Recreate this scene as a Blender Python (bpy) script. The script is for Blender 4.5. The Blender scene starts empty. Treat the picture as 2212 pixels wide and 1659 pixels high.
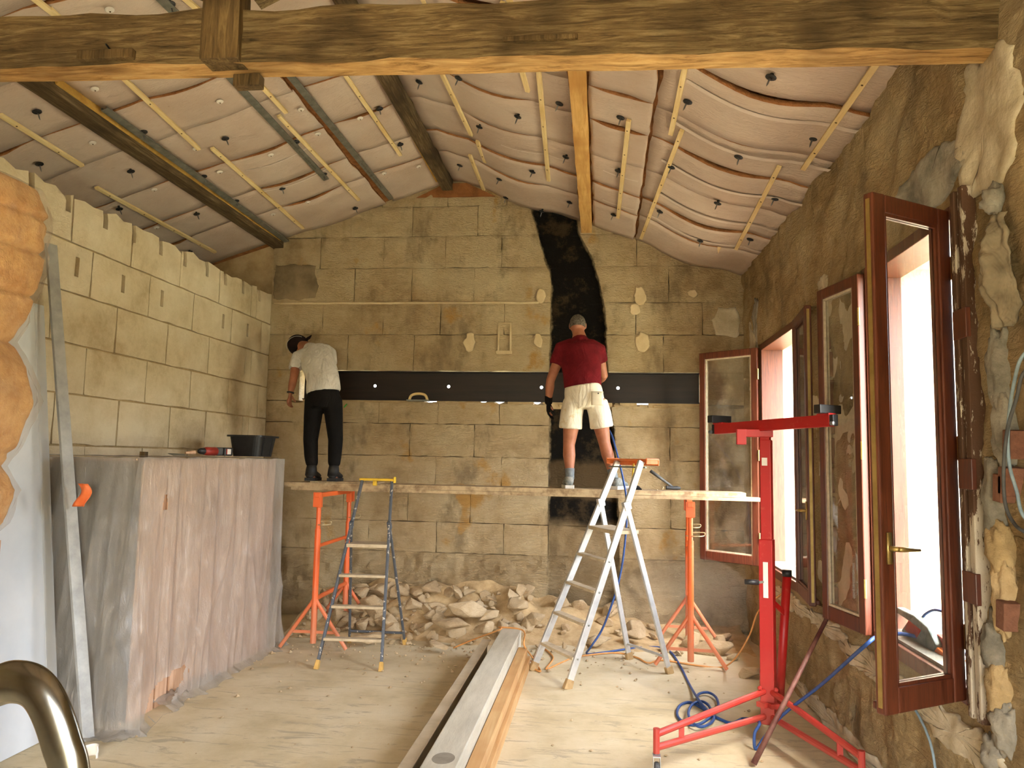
import bpy, bmesh, math, random
from mathutils import Vector, Matrix, noise
V = Vector
PI = math.pi
random.seed(7)
scene = bpy.context.scene
col = scene.collection

# ------------------------------------------------------------------ camera
F_PX, CX, CY, CAM_H = 1661.0, 1106.0, 829.5, 1.7
CAM = V((0, 0, CAM_H))
_d = V((191, 167.5, F_PX)).normalized()
_yy = F_PX * F_PX / (167.5 - 191 * 0.02)
_u = V((0.02 * _yy, -_yy, F_PX)).normalized()
_r = _d.cross(-_u).normalized()
if _r.x < 0:
    _r = -_r
ROT = Matrix((_r, _d, _u))
cam_data = bpy.data.cameras.new('camera')
cam_data.sensor_fit = 'HORIZONTAL'
cam_data.sensor_width = 36.0
cam_data.lens = 36.0 * F_PX / 2212.0
cam_data.clip_start = 0.05
cam = bpy.data.objects.new('camera', cam_data)
col.objects.link(cam)
_rt, _dn, _fw = ROT @ V((1, 0, 0)), ROT @ V((0, 1, 0)), ROT @ V((0, 0, 1))
cam.matrix_world = Matrix(((_rt.x, -_dn.x, -_fw.x, 0), (_rt.y, -_dn.y, -_fw.y, 0),
                           (_rt.z, -_dn.z, -_fw.z, CAM_H), (0, 0, 0, 1)))
scene.camera = cam

# ------------------------------------------------------------------ daylight
world = bpy.data.worlds.new('sky')
scene.world = world
world.use_nodes = True
_nt = world.node_tree
_bg = _nt.nodes['Background']
_sky = _nt.nodes.new('ShaderNodeTexSky')
_sky.sky_type = 'NISHITA'
_sky.sun_disc = False
_sky.sun_elevation = math.radians(48)
_sky.sun_rotation = math.radians(160)
_sky.air_density = 1.0
_sky.dust_density = 4.0
_hs = _nt.nodes.new('ShaderNodeHueSaturation')
_hs.inputs['Saturation'].default_value = 0.5
_nt.links.new(_sky.outputs[0], _hs.inputs['Color'])
_nt.links.new(_hs.outputs[0], _bg.inputs[0])
_bg.inputs[1].default_value = 1.0

sun_data = bpy.data.lights.new('sun_offscreen', 'SUN')
sun_data.energy = 0.35
sun_data.angle = math.radians(1.0)
sun_data.color = (1.0, 0.93, 0.82)
sun = bpy.data.objects.new('sun_offscreen', sun_data)
col.objects.link(sun)
sun.rotation_euler = V((-0.21, 0.72, -0.66)).to_track_quat('-Z', 'Y').to_euler()

def portal(name, loc, direction, sx, sy):
    l = bpy.data.lights.new(name, 'AREA')
    l.shape = 'RECTANGLE'
    l.size, l.size_y = sx, sy
    l.cycles.is_portal = True
    o = bpy.data.objects.new(name, l)
    col.objects.link(o)
    o.location = loc
    o.rotation_euler = V(direction).to_track_quat('-Z', 'Y').to_euler()
portal('doorway_daylight_portal_offscreen', (-0.2, -2.55, 1.2), (0, 1, 0), 2.6, 2.5)
portal('window_1_daylight_portal', (1.99, 3.92, 1.8), (-1, 0, 0), 1.3, 2.2)
portal('window_2_daylight_portal', (1.99, 6.65, 1.8), (-1, 0, 0), 1.4, 2.2)

vs_ = scene.view_settings
vs_.view_transform = 'Standard'
vs_.look = 'None'
vs_.gamma = 1.0
vs_.use_curve_mapping = False
vs_.exposure = 2.35
scene.cycles.use_denoising = True
scene.cycles.adaptive_threshold = 0.02
scene.cycles.max_bounces = 6
scene.cycles.diffuse_bounces = 4
scene.cycles.glossy_bounces = 3
scene.cycles.transparent_max_bounces = 10
scene.cycles.caustics_reflective = False
scene.cycles.caustics_refractive = False

# ------------------------------------------------------------------ pixels -> places
WB, WR, WL = 8.2, 1.48, -3.7          # room faces of the back, right and left walls
def ray(px, py):
    return ROT @ V((px - CX, py - CY, F_PX))
def onX(px, py, x):
    v = ray(px, py); return CAM + v * (x / v.x)
def onY(px, py, y):
    v = ray(px, py); return CAM + v * (y / v.y)
def onZ(px, py, z=0.0):
    v = ray(px, py); return CAM + v * ((z - CAM_H) / v.z)
def onP(px, py, p, n):
    v = ray(px, py); n = V(n); return CAM + v * ((V(p) - CAM).dot(n) / v.dot(n))
RX, RZ, SL, SR = -1.6, 4.82, 0.3235, 0.3656      # ridge and the two roof slopes
def roof_z(x):
    return RZ - SL * (RX - x) if x < RX else RZ - SR * (x - RX)
def on_roof(px, py, side, off=0.0):
    n = V((-SL, 0, 1)) if side == 'L' else V((SR, 0, 1))
    n.normalize()
    return onP(px, py, V((RX, 0, RZ)) - n * off, n)

# ------------------------------------------------------------------ mesh helpers
ORIG = {}
def nz(p, s=1.0, seed=0.0):
    return noise.noise(V((p[0] * s + seed, p[1] * s - seed * 1.7, p[2] * s + seed * 0.6)))
def fbm(p, s=1.0, seed=0.0, o=3):
    a, t, k = 1.0, 0.0, s
    for i in range(o):
        t += a * nz(p, k, seed + i * 9.1); a *= 0.5; k *= 2.1
    return t

class MB:
    def __init__(self):
        self.v, self.f, self.m = [], [], []
    def add(self, vs, fs, mi=0):
        o = len(self.v)
        self.v += [V(p) for p in vs]
        self.f += [tuple(i + o for i in f) for f in fs]
        self.m += [mi] * len(fs)
        return self
    def hexa(self, b, t, mi=0):       # b, t: four corners each, same winding
        return self.add(list(b) + list(t), [(3, 2, 1, 0), (4, 5, 6, 7)] + [(i, (i + 1) % 4, (i + 1) % 4 + 4, i + 4) for i in range(4)], mi)
    def box(self, a, b, mi=0):
        x0, y0, z0 = a; x1, y1, z1 = b
        return self.hexa([(x0, y0, z0), (x1, y0, z0), (x1, y1, z0), (x0, y1, z0)],
                         [(x0, y0, z1), (x1, y0, z1), (x1, y1, z1), (x0, y1, z1)], mi)
    def obox(self, c, ax, ay, az, sx, sy, sz, mi=0):
        c, ax, ay, az = V(c), V(ax).normalized() * sx / 2, V(ay).normalized() * sy / 2, V(az).normalized() * sz / 2
        q = [(-1, -1), (1, -1), (1, 1), (-1, 1)]
        return self.hexa([c + ax * i + ay * j - az for i, j in q], [c + ax * i + ay * j + az for i, j in q], mi)
    def bar(self, p0, p1, w, h, side=None, mi=0, w1=None, h1=None):
        p0, p1 = V(p0), V(p1)
        d = (p1 - p0).normalized()
        s = V(side) if side is not None else (V((0, 0, 1)) if abs(d.z) < 0.9 else V((1, 0, 0))).cross(d)
        s = (s - d * s.dot(d)).normalized()
        t = d.cross(s)
        w1 = w if w1 is None else w1; h1 = h if h1 is None else h1
        q = [(-.5, -.5), (.5, -.5), (.5, .5), (-.5, .5)]
        return self.hexa([p0 + s * i * w + t * j * h for i, j in q], [p1 + s * i * w1 + t * j * h1 for i, j in q], mi)
    def tube(self, pts, r, n=8, mi=0, cap=True, squash=1.0, side=None):
        pts = [V(p) for p in pts]
        k = len(pts)
        rs = r if isinstance(r, (list, tuple)) else [r] * k
        t0 = (pts[1] - pts[0]).normalized()
        a = V(side) if side is not None else (V((0, 0, 1)) if abs(t0.z) < 0.9 else V((1, 0, 0)))
        a = (a - t0 * a.dot(t0)).normalized()
        vs, fs = [], []
        for i in range(k):
            t = (pts[min(i + 1, k - 1)] - pts[max(i - 1, 0)]).normalized()
            a = a - t * a.dot(t)
            a = a.normalized() if a.length > 1e-6 else t.orthogonal().normalized()
            b = t.cross(a)
            for j in range(n):
                th = 2 * PI * j / n
                vs.append(pts[i] + a * math.cos(th) * rs[i] * squash + b * math.sin(th) * rs[i])
        for i in range(k - 1):
            for j in range(n):
                fs.append((i * n + j, i * n + (j + 1) % n, (i + 1) * n + (j + 1) % n, (i + 1) * n + j))
        if cap:
            fs += [tuple(range(n - 1, -1, -1)), tuple((k - 1) * n + j for j in range(n))]
        return self.add(vs, fs, mi)
    def ringtube(self, c, ax, ay, R, r, n=24, m=8, mi=0):
        c, ax, ay = V(c), V(ax).normalized(), V(ay).normalized()
        az = ax.cross(ay)
        vs, fs = [], []
        for i in range(n):
            th = 2 * PI * i / n
            e = ax * math.cos(th) + ay * math.sin(th)
            for j in range(m):
                ph = 2 * PI * j / m
                vs.append(c + e * (R + r * math.cos(ph)) + az * r * math.sin(ph))
        for i in range(n):
            for j in range(m):
                fs.append((i * m + j, ((i + 1) % n) * m + j, ((i + 1) % n) * m + (j + 1) % m, i * m + (j + 1) % m))
        return self.add(vs, fs, mi)
    def lathe(self, c, axis, prof, n=16, mi=0):
        c, az = V(c), V(axis).normalized()
        ax = az.orthogonal().normalized(); ay = az.cross(ax)
        vs, fs = [], []
        for r, h in prof:
            for j in range(n):
                th = 2 * PI * j / n
                vs.append(c + az * h + (ax * math.cos(th) + ay * math.sin(th)) * max(r, 1e-5))
        for i in range(len(prof) - 1):
            for j in range(n):
                fs.append((i * n + j, i * n + (j + 1) % n, (i + 1) * n + (j + 1) % n, (i + 1) * n + j))
        fs += [tuple(range(n - 1, -1, -1)), tuple((len(prof) - 1) * n + j for j in range(n))]
        return self.add(vs, fs, mi)
    def prism(self, poly, o, ux, uy, depth, mi=0):
        o, ux, uy = V(o), V(ux).normalized(), V(uy).normalized()
        un = ux.cross(uy)
        k = len(poly)
        a = [o + ux * x + uy * y for x, y in poly]
        return self.add(a + [p + un * depth for p in a],
                        [tuple(range(k - 1, -1, -1)), tuple(range(k, 2 * k))] + [(i, (i + 1) % k, (i + 1) % k + k, i + k) for i in range(k)], mi)
    def grid(self, nu, nv, fn, mi=0, skip=None, flip=False):
        vs = [fn(i / nu, j / nv) for j in range(nv + 1) for i in range(nu + 1)]
        fs = []
        for j in range(nv):
            for i in range(nu):
                if skip and skip((i + .5) / nu, (j + .5) / nv):
                    continue
                a = j * (nu + 1) + i
                q = (a, a + 1, a + nu + 2, a + nu + 1)
                fs.append(q[::-1] if flip else q)
        return self.add(vs, fs, mi)
    def build(self, name, mat, parent=None, smooth=False, bevel=0.0, solid=0.0, origin=None, subd=0, fixn=False):
        me = bpy.data.meshes.new(name)
        if parent is not None:
            o0 = ORIG[parent.name]
        elif origin is not None:
            o0 = V(origin)
        else:
            n = len(self.v)
            o0 = V((sum(p.x for p in self.v) / n, sum(p.y for p in self.v) / n, min(p.z for p in self.v)))
        me.from_pydata([p - o0 for p in self.v], [], self.f)
        if fixn:
            b = bmesh.new(); b.from_mesh(me)
            bmesh.ops.recalc_face_normals(b, faces=b.faces); b.to_mesh(me); b.free()
        for m in (mat if isinstance(mat, (list, tuple)) else [mat]):
            me.materials.append(m)
        if isinstance(mat, (list, tuple)):
            me.polygons.foreach_set('material_index', self.m)
        if smooth:
            me.polygons.foreach_set('use_smooth', [True] * len(me.polygons))
        me.update()
        o = bpy.data.objects.new(name, me)
        col.objects.link(o)
        ORIG[o.name] = o0
        if parent is not None:
            o.parent = parent
        else:
            o.location = o0
        if bevel:
            md = o.modifiers.new('bevel', 'BEVEL'); md.width = bevel; md.segments = 2; md.limit_method = 'ANGLE'; md.angle_limit = 0.7
        if solid:
            md = o.modifiers.new('solid', 'SOLIDIFY'); md.thickness = solid; md.offset = 0
        if subd:
            md = o.modifiers.new('subd', 'SUBSURF'); md.levels = subd; md.render_levels = subd
        return o

def tag(o, label, cat, group=None, kind=None):
    o['label'] = label
    o['category'] = cat
    if group: o['group'] = group
    if kind: o['kind'] = kind
    return o
def struct(o, label=None):
    o['kind'] = 'structure'
    if label: o['label'] = label
    return o
def thing(name, loc, label, cat, group=None):
    o = bpy.data.objects.new(name, None)
    o.empty_display_size = 0.1
    col.objects.link(o)
    o.location = loc
    ORIG[o.name] = V(loc)
    return tag(o, label, cat, group)

def catmull(pts, n=8):
    P = [V(p) for p in pts]
    P = [P[0] * 2 - P[1]] + P + [P[-1] * 2 - P[-2]]
    out = []
    for i in range(1, len(P) - 2):
        a, b, c, d = P[i - 1], P[i], P[i + 1], P[i + 2]
        for k in range(n):
            t = k / n
            out.append(0.5 * ((2 * b) + (c - a) * t + (2 * a - 5 * b + 4 * c - d) * t * t + (3 * b - a - 3 * c + d) * t ** 3))
    out.append(P[-2].copy())
    return out

# ------------------------------------------------------------------ materials
def srgb(c):
    return tuple(((x / 255) / 12.92 if x / 255 <= 0.04045 else ((x / 255 + 0.055) / 1.055) ** 2.4) for x in c) + (1.0,)
class NT:
    def __init__(self, name):
        self.mat = bpy.data.materials.new(name)
        self.mat.use_nodes = True
        self.t = self.mat.node_tree
        self.b = self.t.nodes['Principled BSDF']
        self.out = self.t.nodes['Material Output']
        g = self.n('ShaderNodeNewGeometry')
        self.pos = g.outputs['Position']
    def n(self, kind, **kw):
        x = self.t.nodes.new(kind)
        for k, v in kw.items():
            setattr(x, k, v)
        return x
    def l(self, a, b):
        self.t.links.new(a, b)
    def mapped(self, scale=(1, 1, 1), rot=(0, 0, 0), src=None):
        m = self.n('ShaderNodeMapping')
        m.inputs['Scale'].default_value = scale
        m.inputs['Rotation'].default_value = rot
        self.l(src or self.pos, m.inputs['Vector'])
        return m.outputs[0]
    def noise(self, scale, detail=4, rough=0.6, vec=None, dist=0.0):
        x = self.n('ShaderNodeTexNoise')
        x.inputs['Scale'].default_value = scale
        x.inputs['Detail'].default_value = detail
        x.inputs['Roughness'].default_value = rough
        x.inputs['Distortion'].default_value = dist
        self.l(vec or self.pos, x.inputs['Vector'])
        return x.outputs['Fac']
    def ramp(self, fac, stops):
        x = self.n('ShaderNodeValToRGB')
        e = x.color_ramp.elements
        while len(e) < len(stops):
            e.new(0.5)
        for i, (p, c) in enumerate(stops):
            e[i].position = p
            e[i].color = srgb(c) if len(c) == 3 and max(c) > 1 else (tuple(c) + (1,) if len(c) == 3 else c)
        self.l(fac, x.inputs[0])
        return x.outputs[0]
    def mix(self, fac, a, b, mode='MIX'):
        x = self.n('ShaderNodeMix', data_type='RGBA', blend_type=mode)
        for s, i in ((fac, 0), (a, 6), (b, 7)):
            if hasattr(s, 'is_output'): self.l(s, x.inputs[i])
            else: x.inputs[i].default_value = s if i == 0 else (srgb(s) if max(s) > 1 else tuple(s) + (1,) * (4 - len(s)))
        return x.outputs[2]
    def math(self, op, a, b=0.0, clamp=False):
        x = self.n('ShaderNodeMath', operation=op, use_clamp=clamp)
        for s, i in ((a, 0), (b, 1)):
            if hasattr(s, 'is_output'): self.l(s, x.inputs[i])
            else: x.inputs[i].default_value = s
        return x.outputs[0]
    def smooth(self, v, lo, hi):
        x = self.n('ShaderNodeMapRange', interpolation_type='SMOOTHSTEP')
        self.l(v, x.inputs[0])
        x.inputs[1].default_value, x.inputs[2].default_value = lo, hi
        return x.outputs[0]
    def bump(self, h, strength=0.5, dist=0.01, prev=None):
        x = self.n('ShaderNodeBump')
        x.inputs['Strength'].default_value = strength
        x.inputs['Distance'].default_value = dist
        self.l(h, x.inputs['Height'])
        if prev is not None: self.l(prev, x.inputs['Normal'])
        return x.outputs[0]
    def done(self, color, rough=0.8, normal=None, metal=0.0, spec=0.5):
        if hasattr(color, 'is_output'): self.l(color, self.b.inputs['Base Color'])
        else: self.b.inputs['Base Color'].default_value = srgb(color)
        if hasattr(rough, 'is_output'): self.l(rough, self.b.inputs['Roughness'])
        else: self.b.inputs['Roughness'].default_value = rough
        self.b.inputs['Metallic'].default_value = metal
        self.b.inputs['Specular IOR Level'].default_value = spec
        if normal is not None: self.l(normal, self.b.inputs['Normal'])
        return self.mat

def plain(name, c1, c2=None, scale=8, rough=0.6, metal=0.0, bump=0.0, bscale=60, stretch=(1, 1, 1), spec=0.5, lo=0.35, hi=0.65):
    t = NT(name)
    vec = t.mapped(stretch)
    c = t.ramp(t.noise(scale, 5, 0.65, vec), [(lo, c1), (hi, c2 or c1)])
    nb = t.bump(t.noise(bscale, 4, 0.6, vec), bump, 0.01) if bump else None
    return t.done(c, rough, nb, metal, spec)

def wood(name, c1, c2, c3, stretch, scale=3.0, rough=0.75, bump=0.4, dust=None):
    t = NT(name)
    vec = t.mapped(stretch)
    g = t.noise(scale, 8, 0.7, vec, 0.6)
    c = t.ramp(g, [(0.3, c1), (0.5, c2), (0.7, c3)])
    big = t.noise(1.7, 3, 0.6)
    c = t.mix(t.smooth(big, 0.4, 0.75), c, c1)
    if dust:
        c = t.mix(t.smooth(t.noise(9, 5, 0.7), 0.35, 0.62), c, dust)
    return t.done(c, rough, t.bump(g, bump, 0.01), 0, 0.3)

def stone_mat(name, c_dark, c_mid, c_light, tool=0.5, soot=False, patches=None, grime=None):
    t = NT(name)
    a = t.noise(1.3, 6, 0.65)
    b = t.noise(6.0, 6, 0.7)
    m = t.math('ADD', t.math('MULTIPLY', a, 0.65), t.math('MULTIPLY', b, 0.35))
    c = t.ramp(m, [(0.34, c_dark), (0.48, c_mid), (0.62, c_light)])
    if grime:
        c = t.mix(t.math('MULTIPLY', t.smooth(t.noise(2.1, 5, 0.7, t.mapped((1, 1, 0.5))), 0.52, 0.68), 0.7), c, grime)
    if patches:
        for sc, lo, hi, pc, sd in patches:
            c = t.mix(t.smooth(t.noise(sc, 5, 0.55, t.mapped((1, 1, 0.8), (sd, sd * 2, 0))), lo, hi), c, pc)
    # fine dressing marks of the chisel
    tm = t.noise(8.0, 6, 0.62, t.mapped((1.5, 1.5, 4.2), (0.3, 0.5, 0.2)), 2.2)
    fine = t.noise(48, 5, 0.75)
    nb = t.bump(tm, tool, 0.045)
    nb = t.bump(fine, 0.6, 0.012, nb)
    if soot:
        sep = t.n('ShaderNodeSeparateXYZ'); t.l(t.pos, sep.inputs[0])
        zn = t.math('DIVIDE', sep.outputs[2], 5.0)
        edges = []
        for pts in soot:
            fc = t.n('ShaderNodeFloatCurve')
            cv = fc.mapping.curves[0]
            ps = sorted((z / 5.0, (x + 1.5) / 3.0) for x, z in pts)
            while len(cv.points) < len(ps): cv.points.new(0.5, 0.5)
            for i, p in enumerate(ps):
                cv.points[i].location = p; cv.points[i].handle_type = 'VECTOR'
            fc.mapping.update()
            t.l(zn, fc.inputs['Value'])
            edges.append(t.math('SUBTRACT', t.math('MULTIPLY', fc.outputs[0], 3.0), 1.5))
        wob = t.math('MULTIPLY', t.math('SUBTRACT', t.noise(7, 4, 0.6), 0.5), 0.09)
        xx = t.math('ADD', sep.outputs[0], wob)
        inside = t.math('MULTIPLY', t.smooth(t.math('SUBTRACT', xx, edges[0]), -0.015, 0.02),
                        t.smooth(t.math('SUBTRACT', edges[1], xx), -0.015, 0.02))
        zw = t.math('ADD', sep.outputs[2], t.math('MULTIPLY', t.math('SUBTRACT', t.noise(4, 3, 0.5), 0.5), 0.25))
        black = t.math('MULTIPLY', inside, t.smooth(zw, 0.95, 1.12))
        worn = t.smooth(t.noise(3.3, 6, 0.75), 0.5, 0.66)
        band = t.math('MULTIPLY', t.smooth(zw, 1.28, 1.36), t.math('SUBTRACT', 1.0, t.smooth(zw, 1.62, 1.72)))
        soot_c = t.mix(worn, (20, 17, 12), (66, 53, 35))
        soot_c = t.mix(t.math('MULTIPLY', band, 0.85), soot_c, (96, 78, 52))
        c = t.mix(t.math('MULTIPLY', inside, 0.45), c, (110, 86, 55))
        c = t.mix(black, c, soot_c)
    return t.done(c, 0.92, nb, 0, 0.2)
# ------------------------------------------------------------------ shared materials
M = {}
FLUE_L = [(-0.80, 4.9), (-0.77, 4.43), (-0.68, 4.1), (-0.55, 3.68), (-0.55, 2.66), (-0.54, 1.04), (-0.54, 0.0)]
FLUE_R = [(-0.36, 4.9), (-0.26, 4.19), (-0.10, 3.88), (0.03, 3.37), (0.07, 2.67), (0.15, 1.9), (0.2, 1.04), (0.22, 0.0)]
M['stone_left'] = stone_mat('limestone block', (174, 154, 118), (206, 189, 155), (220, 206, 176), 0.25)
M['stone_back'] = stone_mat('dressed limestone', (168, 143, 104), (200, 177, 137), (214, 195, 157), 0.8, soot=(FLUE_L, FLUE_R), grime=(140, 122, 92),
                            patches=[(1.9, 0.62, 0.7, (198, 156, 92), 0.7)])
M['stone_base'] = stone_mat('rough limestone', (150, 126, 92), (194, 170, 130), (212, 192, 154), 1.0, soot=(FLUE_L, FLUE_R))
M['stone_right'] = stone_mat('scraped limestone', (150, 124, 84), (186, 160, 116), (206, 184, 142), 0.9, grime=(138, 120, 88),
                             patches=[(1.6, 0.55, 0.78, (190, 172, 136), 0.4), (2.6, 0.58, 0.8, (136, 122, 96), 1.9)])
M['mortar'] = plain('mortar', (166, 140, 98), (196, 172, 130), 5, 0.95, bump=0.5)
M['mortar_dark'] = plain('earth mortar', (150, 126, 86), (184, 158, 114), 7, 0.95, bump=0.5)
M['reveal'] = plain('window reveal plaster', (198, 184, 154), (220, 208, 182), 4, 0.9, bump=0.8, bscale=30)
M['cement'] = plain('grey cement', (112, 106, 92), (160, 152, 136), 6, 0.95, bump=0.8, bscale=25)
M['white_plaster'] = plain('white plaster', (172, 156, 126), (206, 194, 168), 6, 0.9, bump=0.5, bscale=30)

def floor_mat():
    t = NT('dusty floor')
    base = t.ramp(t.noise(2.2, 6, 0.65), [(0.3, (188, 172, 136)), (0.5, (208, 194, 160)), (0.7, (218, 206, 176))])
    sep = t.n('ShaderNodeSeparateXYZ'); t.l(t.pos, sep.inputs[0])
    streak = t.noise(2.6, 8, 0.75, t.mapped((1.0, 4.5, 1)), 0.8)
    grey = t.smooth(streak, 0.53, 0.62)
    near = t.math('SUBTRACT', 1.0, t.smooth(sep.outputs[1], 5.0, 6.8))
    c = t.mix(t.math('MULTIPLY', grey, t.math('MULTIPLY', near, 0.75)), base, (168, 156, 132))
    fine = t.noise(60, 4, 0.7)
    c = t.mix(t.math('MULTIPLY', t.smooth(t.noise(26, 5, 0.8), 0.62, 0.72), 0.5), c, (150, 120, 78))
    nb = t.bump(streak, 0.35, 0.01)
    nb = t.bump(fine, 0.3, 0.004, nb)
    return t.done(c, 0.9, nb, 0, 0.2)
M['floor'] = floor_mat()
M['wool'] = plain('brown mineral wool', (138, 88, 48), (178, 122, 74), 14, 1.0, bump=1.0, bscale=70)
def sheet_mat():
    t = NT('kraft faced insulation')
    c = t.ramp(t.noise(1.6, 5, 0.6), [(0.35, (190, 168, 150)), (0.65, (206, 188, 172))])
    c = t.mix(t.math('MULTIPLY', t.smooth(t.noise(22, 4, 0.7), 0.66, 0.74), 0.5), c, (150, 112, 82))
    wr = t.noise(10, 5, 0.6, t.mapped((1, 3.0, 1), (0, 0, 0.2)), 2.0)
    nb = t.bump(wr, 0.4, 0.035)
    return t.done(c, 0.75, nb, 0, 0.3)
M['sheet'] = sheet_mat()
M['batten'] = wood('pale batten wood', (216, 186, 126), (232, 208, 154), (240, 220, 172), (30, 2, 30), 2, 0.7, 0.15)
M['old_wood_y'] = wood('weathered purlin', (58, 44, 28), (98, 80, 54), (138, 118, 86), (22, 1.6, 22), 2.2, 0.85, 0.7)
M['new_wood_y'] = wood('yellow purlin', (176, 128, 66), (206, 162, 94), (224, 184, 118), (16, 1.2, 16), 2, 0.7, 0.3)
M['old_wood_x'] = wood('weathered beam', (54, 40, 22), (120, 98, 62), (164, 142, 100), (1.3, 18, 18), 3.2, 0.85, 1.0)
M['raw_wood_x'] = wood('hewn fresh wood', (104, 72, 36), (190, 148, 90), (220, 184, 126), (2.0, 14, 14), 2.4, 0.8, 0.8)
M['old_wood_z'] = wood('weathered post', (54, 40, 22), (110, 88, 54), (146, 122, 80), (16, 16, 1.5), 2.4, 0.85, 0.9)
M['foam'] = plain('yellow foam strip', (170, 130, 58), (200, 158, 76), 9, 0.9)
M['galv'] = plain('galvanised steel', (118, 120, 112), (150, 150, 140), 12, 0.45, 0.6)
M['black_plastic'] = plain('black plastic', (16, 16, 17), (34, 34, 35), 12, 0.5)
M['white_plastic'] = plain('white plastic', (214, 206, 196), (230, 224, 214), 12, 0.5)
M['screw'] = plain('screw steel', (120, 122, 124), (150, 150, 150), 12, 0.35, 0.8)

# ------------------------------------------------------------------ floor and outer shell
m = MB(); m.box((-5.8, -3.4, -0.3), (2.6, 8.9, 0.0))
struct(m.build('floor', M['floor'], origin=(0, 0, 0)))
M['yard'] = plain('pale gravel', (150, 150, 120), (190, 188, 160), 6, 0.95)
m = MB(); m.box((-40, -40, -0.5), (40, 40, -0.31))
struct(m.build('ground_outside', M['yard'], origin=(0, 0, -0.5)))
m = MB(); m.box((-5.9, -2.6, 0), (-5.6, 8.6, 4.2))
struct(m.build('wall_far_left', M['stone_left'], origin=(-5.75, 0, 0)))
m = MB()                                   # wall behind the photographer, with its wide doorway
m.box((-5.6, -2.8, 0), (-1.4, -2.5, 4.9)); m.box((1.0, -2.8, 0), (1.9, -2.5, 4.2)); m.box((-1.4, -2.8, 2.4), (1.0, -2.5, 4.9))
struct(m.build('wall_front', M['stone_left'], origin=(0, -2.6, 0)))

# ------------------------------------------------------------------ masonry
def map_back(u, z, d): return V((u, WB - d, z))
def map_right(u, z, d): return V((WR - d, u, z))
def map_left(u, z, d): return V((WL + d, u, z))
def lerp_edge(pts):
    ps = sorted((z, x) for x, z in pts)
    def f(z):
        if z <= ps[0][0]: return ps[0][1]
        for (a, xa), (b, xb) in zip(ps, ps[1:]):
            if z <= b: return xa + (xb - xa) * (z - a) / (b - a)
        return ps[-1][1]
    return f
def block(parent, mp, ul, ur, z0, z1, mat, proud=0.0, rough=0.004, nu=6, nv=4, gap=0.005, back=0.05, drop=0.010, seed=0.0, top=None, bot=None, flip=False, jag=0.0, rs=2.5, hole=None):
    fl = ul if callable(ul) else (lambda z: ul)
    fr = ur if callable(ur) else (lambda z: ur)
    m = MB()
    def zz(u, j):
        a = z0 if bot is None else bot(u); b = z1 if top is None else top(u)
        return a + gap + (b - a - 2 * gap) * j / nv
    vs, idx = [], {}
    for j in range(nv + 1):
        zc = z0 + (z1 - z0) * j / nv
        for i in range(nu + 1):
            u = fl(zc) + gap + (fr(zc) - fl(zc) - 2 * gap) * i / nu
            z = zz(u, j)
            e = i in (0, nu) or j in (0, nv)
            if e and jag:
                k = nz((u * 9, z * 9, seed), 1.0, seed) * jag
                u += k if i in (0, nu) else 0; z += k if j in (0, nv) else 0
            d = proud + rough * fbm((u, z, seed), rs, seed) - (drop if e else 0)
            idx[i, j] = len(vs); vs.append(mp(u, z, d))
    def inhole(i, j):
        if not hole: return False
        p = (vs[idx[i, j]] + vs[idx[i + 1, j + 1]]) / 2
        return ((p.x - hole[0]) / hole[2]) ** 2 + ((p.z - hole[1]) / hole[3]) ** 2 < 1
    fs = [(idx[i, j], idx[i + 1, j], idx[i + 1, j + 1], idx[i, j + 1]) for j in range(nv) for i in range(nu) if not inhole(i, j)]
    ring = [idx[i, 0] for i in range(nu + 1)] + [idx[nu, j] for j in range(1, nv + 1)] + [idx[i, nv] for i in range(nu - 1, -1, -1)] + [idx[0, j] for j in range(nv - 1, 0, -1)]
    k0 = len(vs)
    b = mp(0, 0, -back); a = mp(0, 0, 0); off = b - a
    nrm = (mp(0, 0, 1) - a)
    for r in ring:
        p = vs[r]; vs.append(p - nrm * ((p - a).dot(nrm)) - nrm * back)
    n = len(ring)
    fs += [(ring[(q + 1) % n], ring[q], k0 + q, k0 + (q + 1) % n) for q in range(n)]
    if flip: fs = [f[::-1] for f in fs]
    m.add(vs, fs)
    return m.build('stone_block', mat, parent)

# back wall ------------------------------------------------------------
SLOT = (-3.34, 1.07, 2.31, 2.65)           # slot cut right through for the steel lintel
m = MB()
T0, T1 = WB + 0.025, WB + 0.45
m.box((-6, T0 + .12, -0.1), (2, T1, 1.22)); m.box((-6, T0 + .12, 1.34), (2, T1, SLOT[2])); m.box((-6, T0 + .12, 1.22), (-1.22, T1, 1.34)); m.box((-1.13, T0 + .12, 1.22), (2, T1, 1.34))
m.box((-6, T0 + .12, SLOT[2]), (SLOT[0], T1, SLOT[3])); m.box((SLOT[1], T0 + .12, SLOT[2]), (2, T1, SLOT[3])); m.box((-6, T0 + .12, SLOT[3]), (2, T1, 4.9))
wall_back = struct(m.build('wall_back', M['mortar'], origin=(-1.2, WB + 0.2, 0)))
fL, fR = lerp_edge(FLUE_L), lerp_edge(FLUE_R)
courses = [(0.0, 0.36), (0.36, 0.70), (0.70, 1.02), (1.02, 1.37), (1.37, 1.72), (1.72, 2.07), (2.07, 2.31), (2.65, 3.05), (3.05, 3.40), (3.40, 3.80), (3.80, 4.16), (4.16, 4.5), (4.5, 4.86)]
rnd = random.Random(3)
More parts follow.
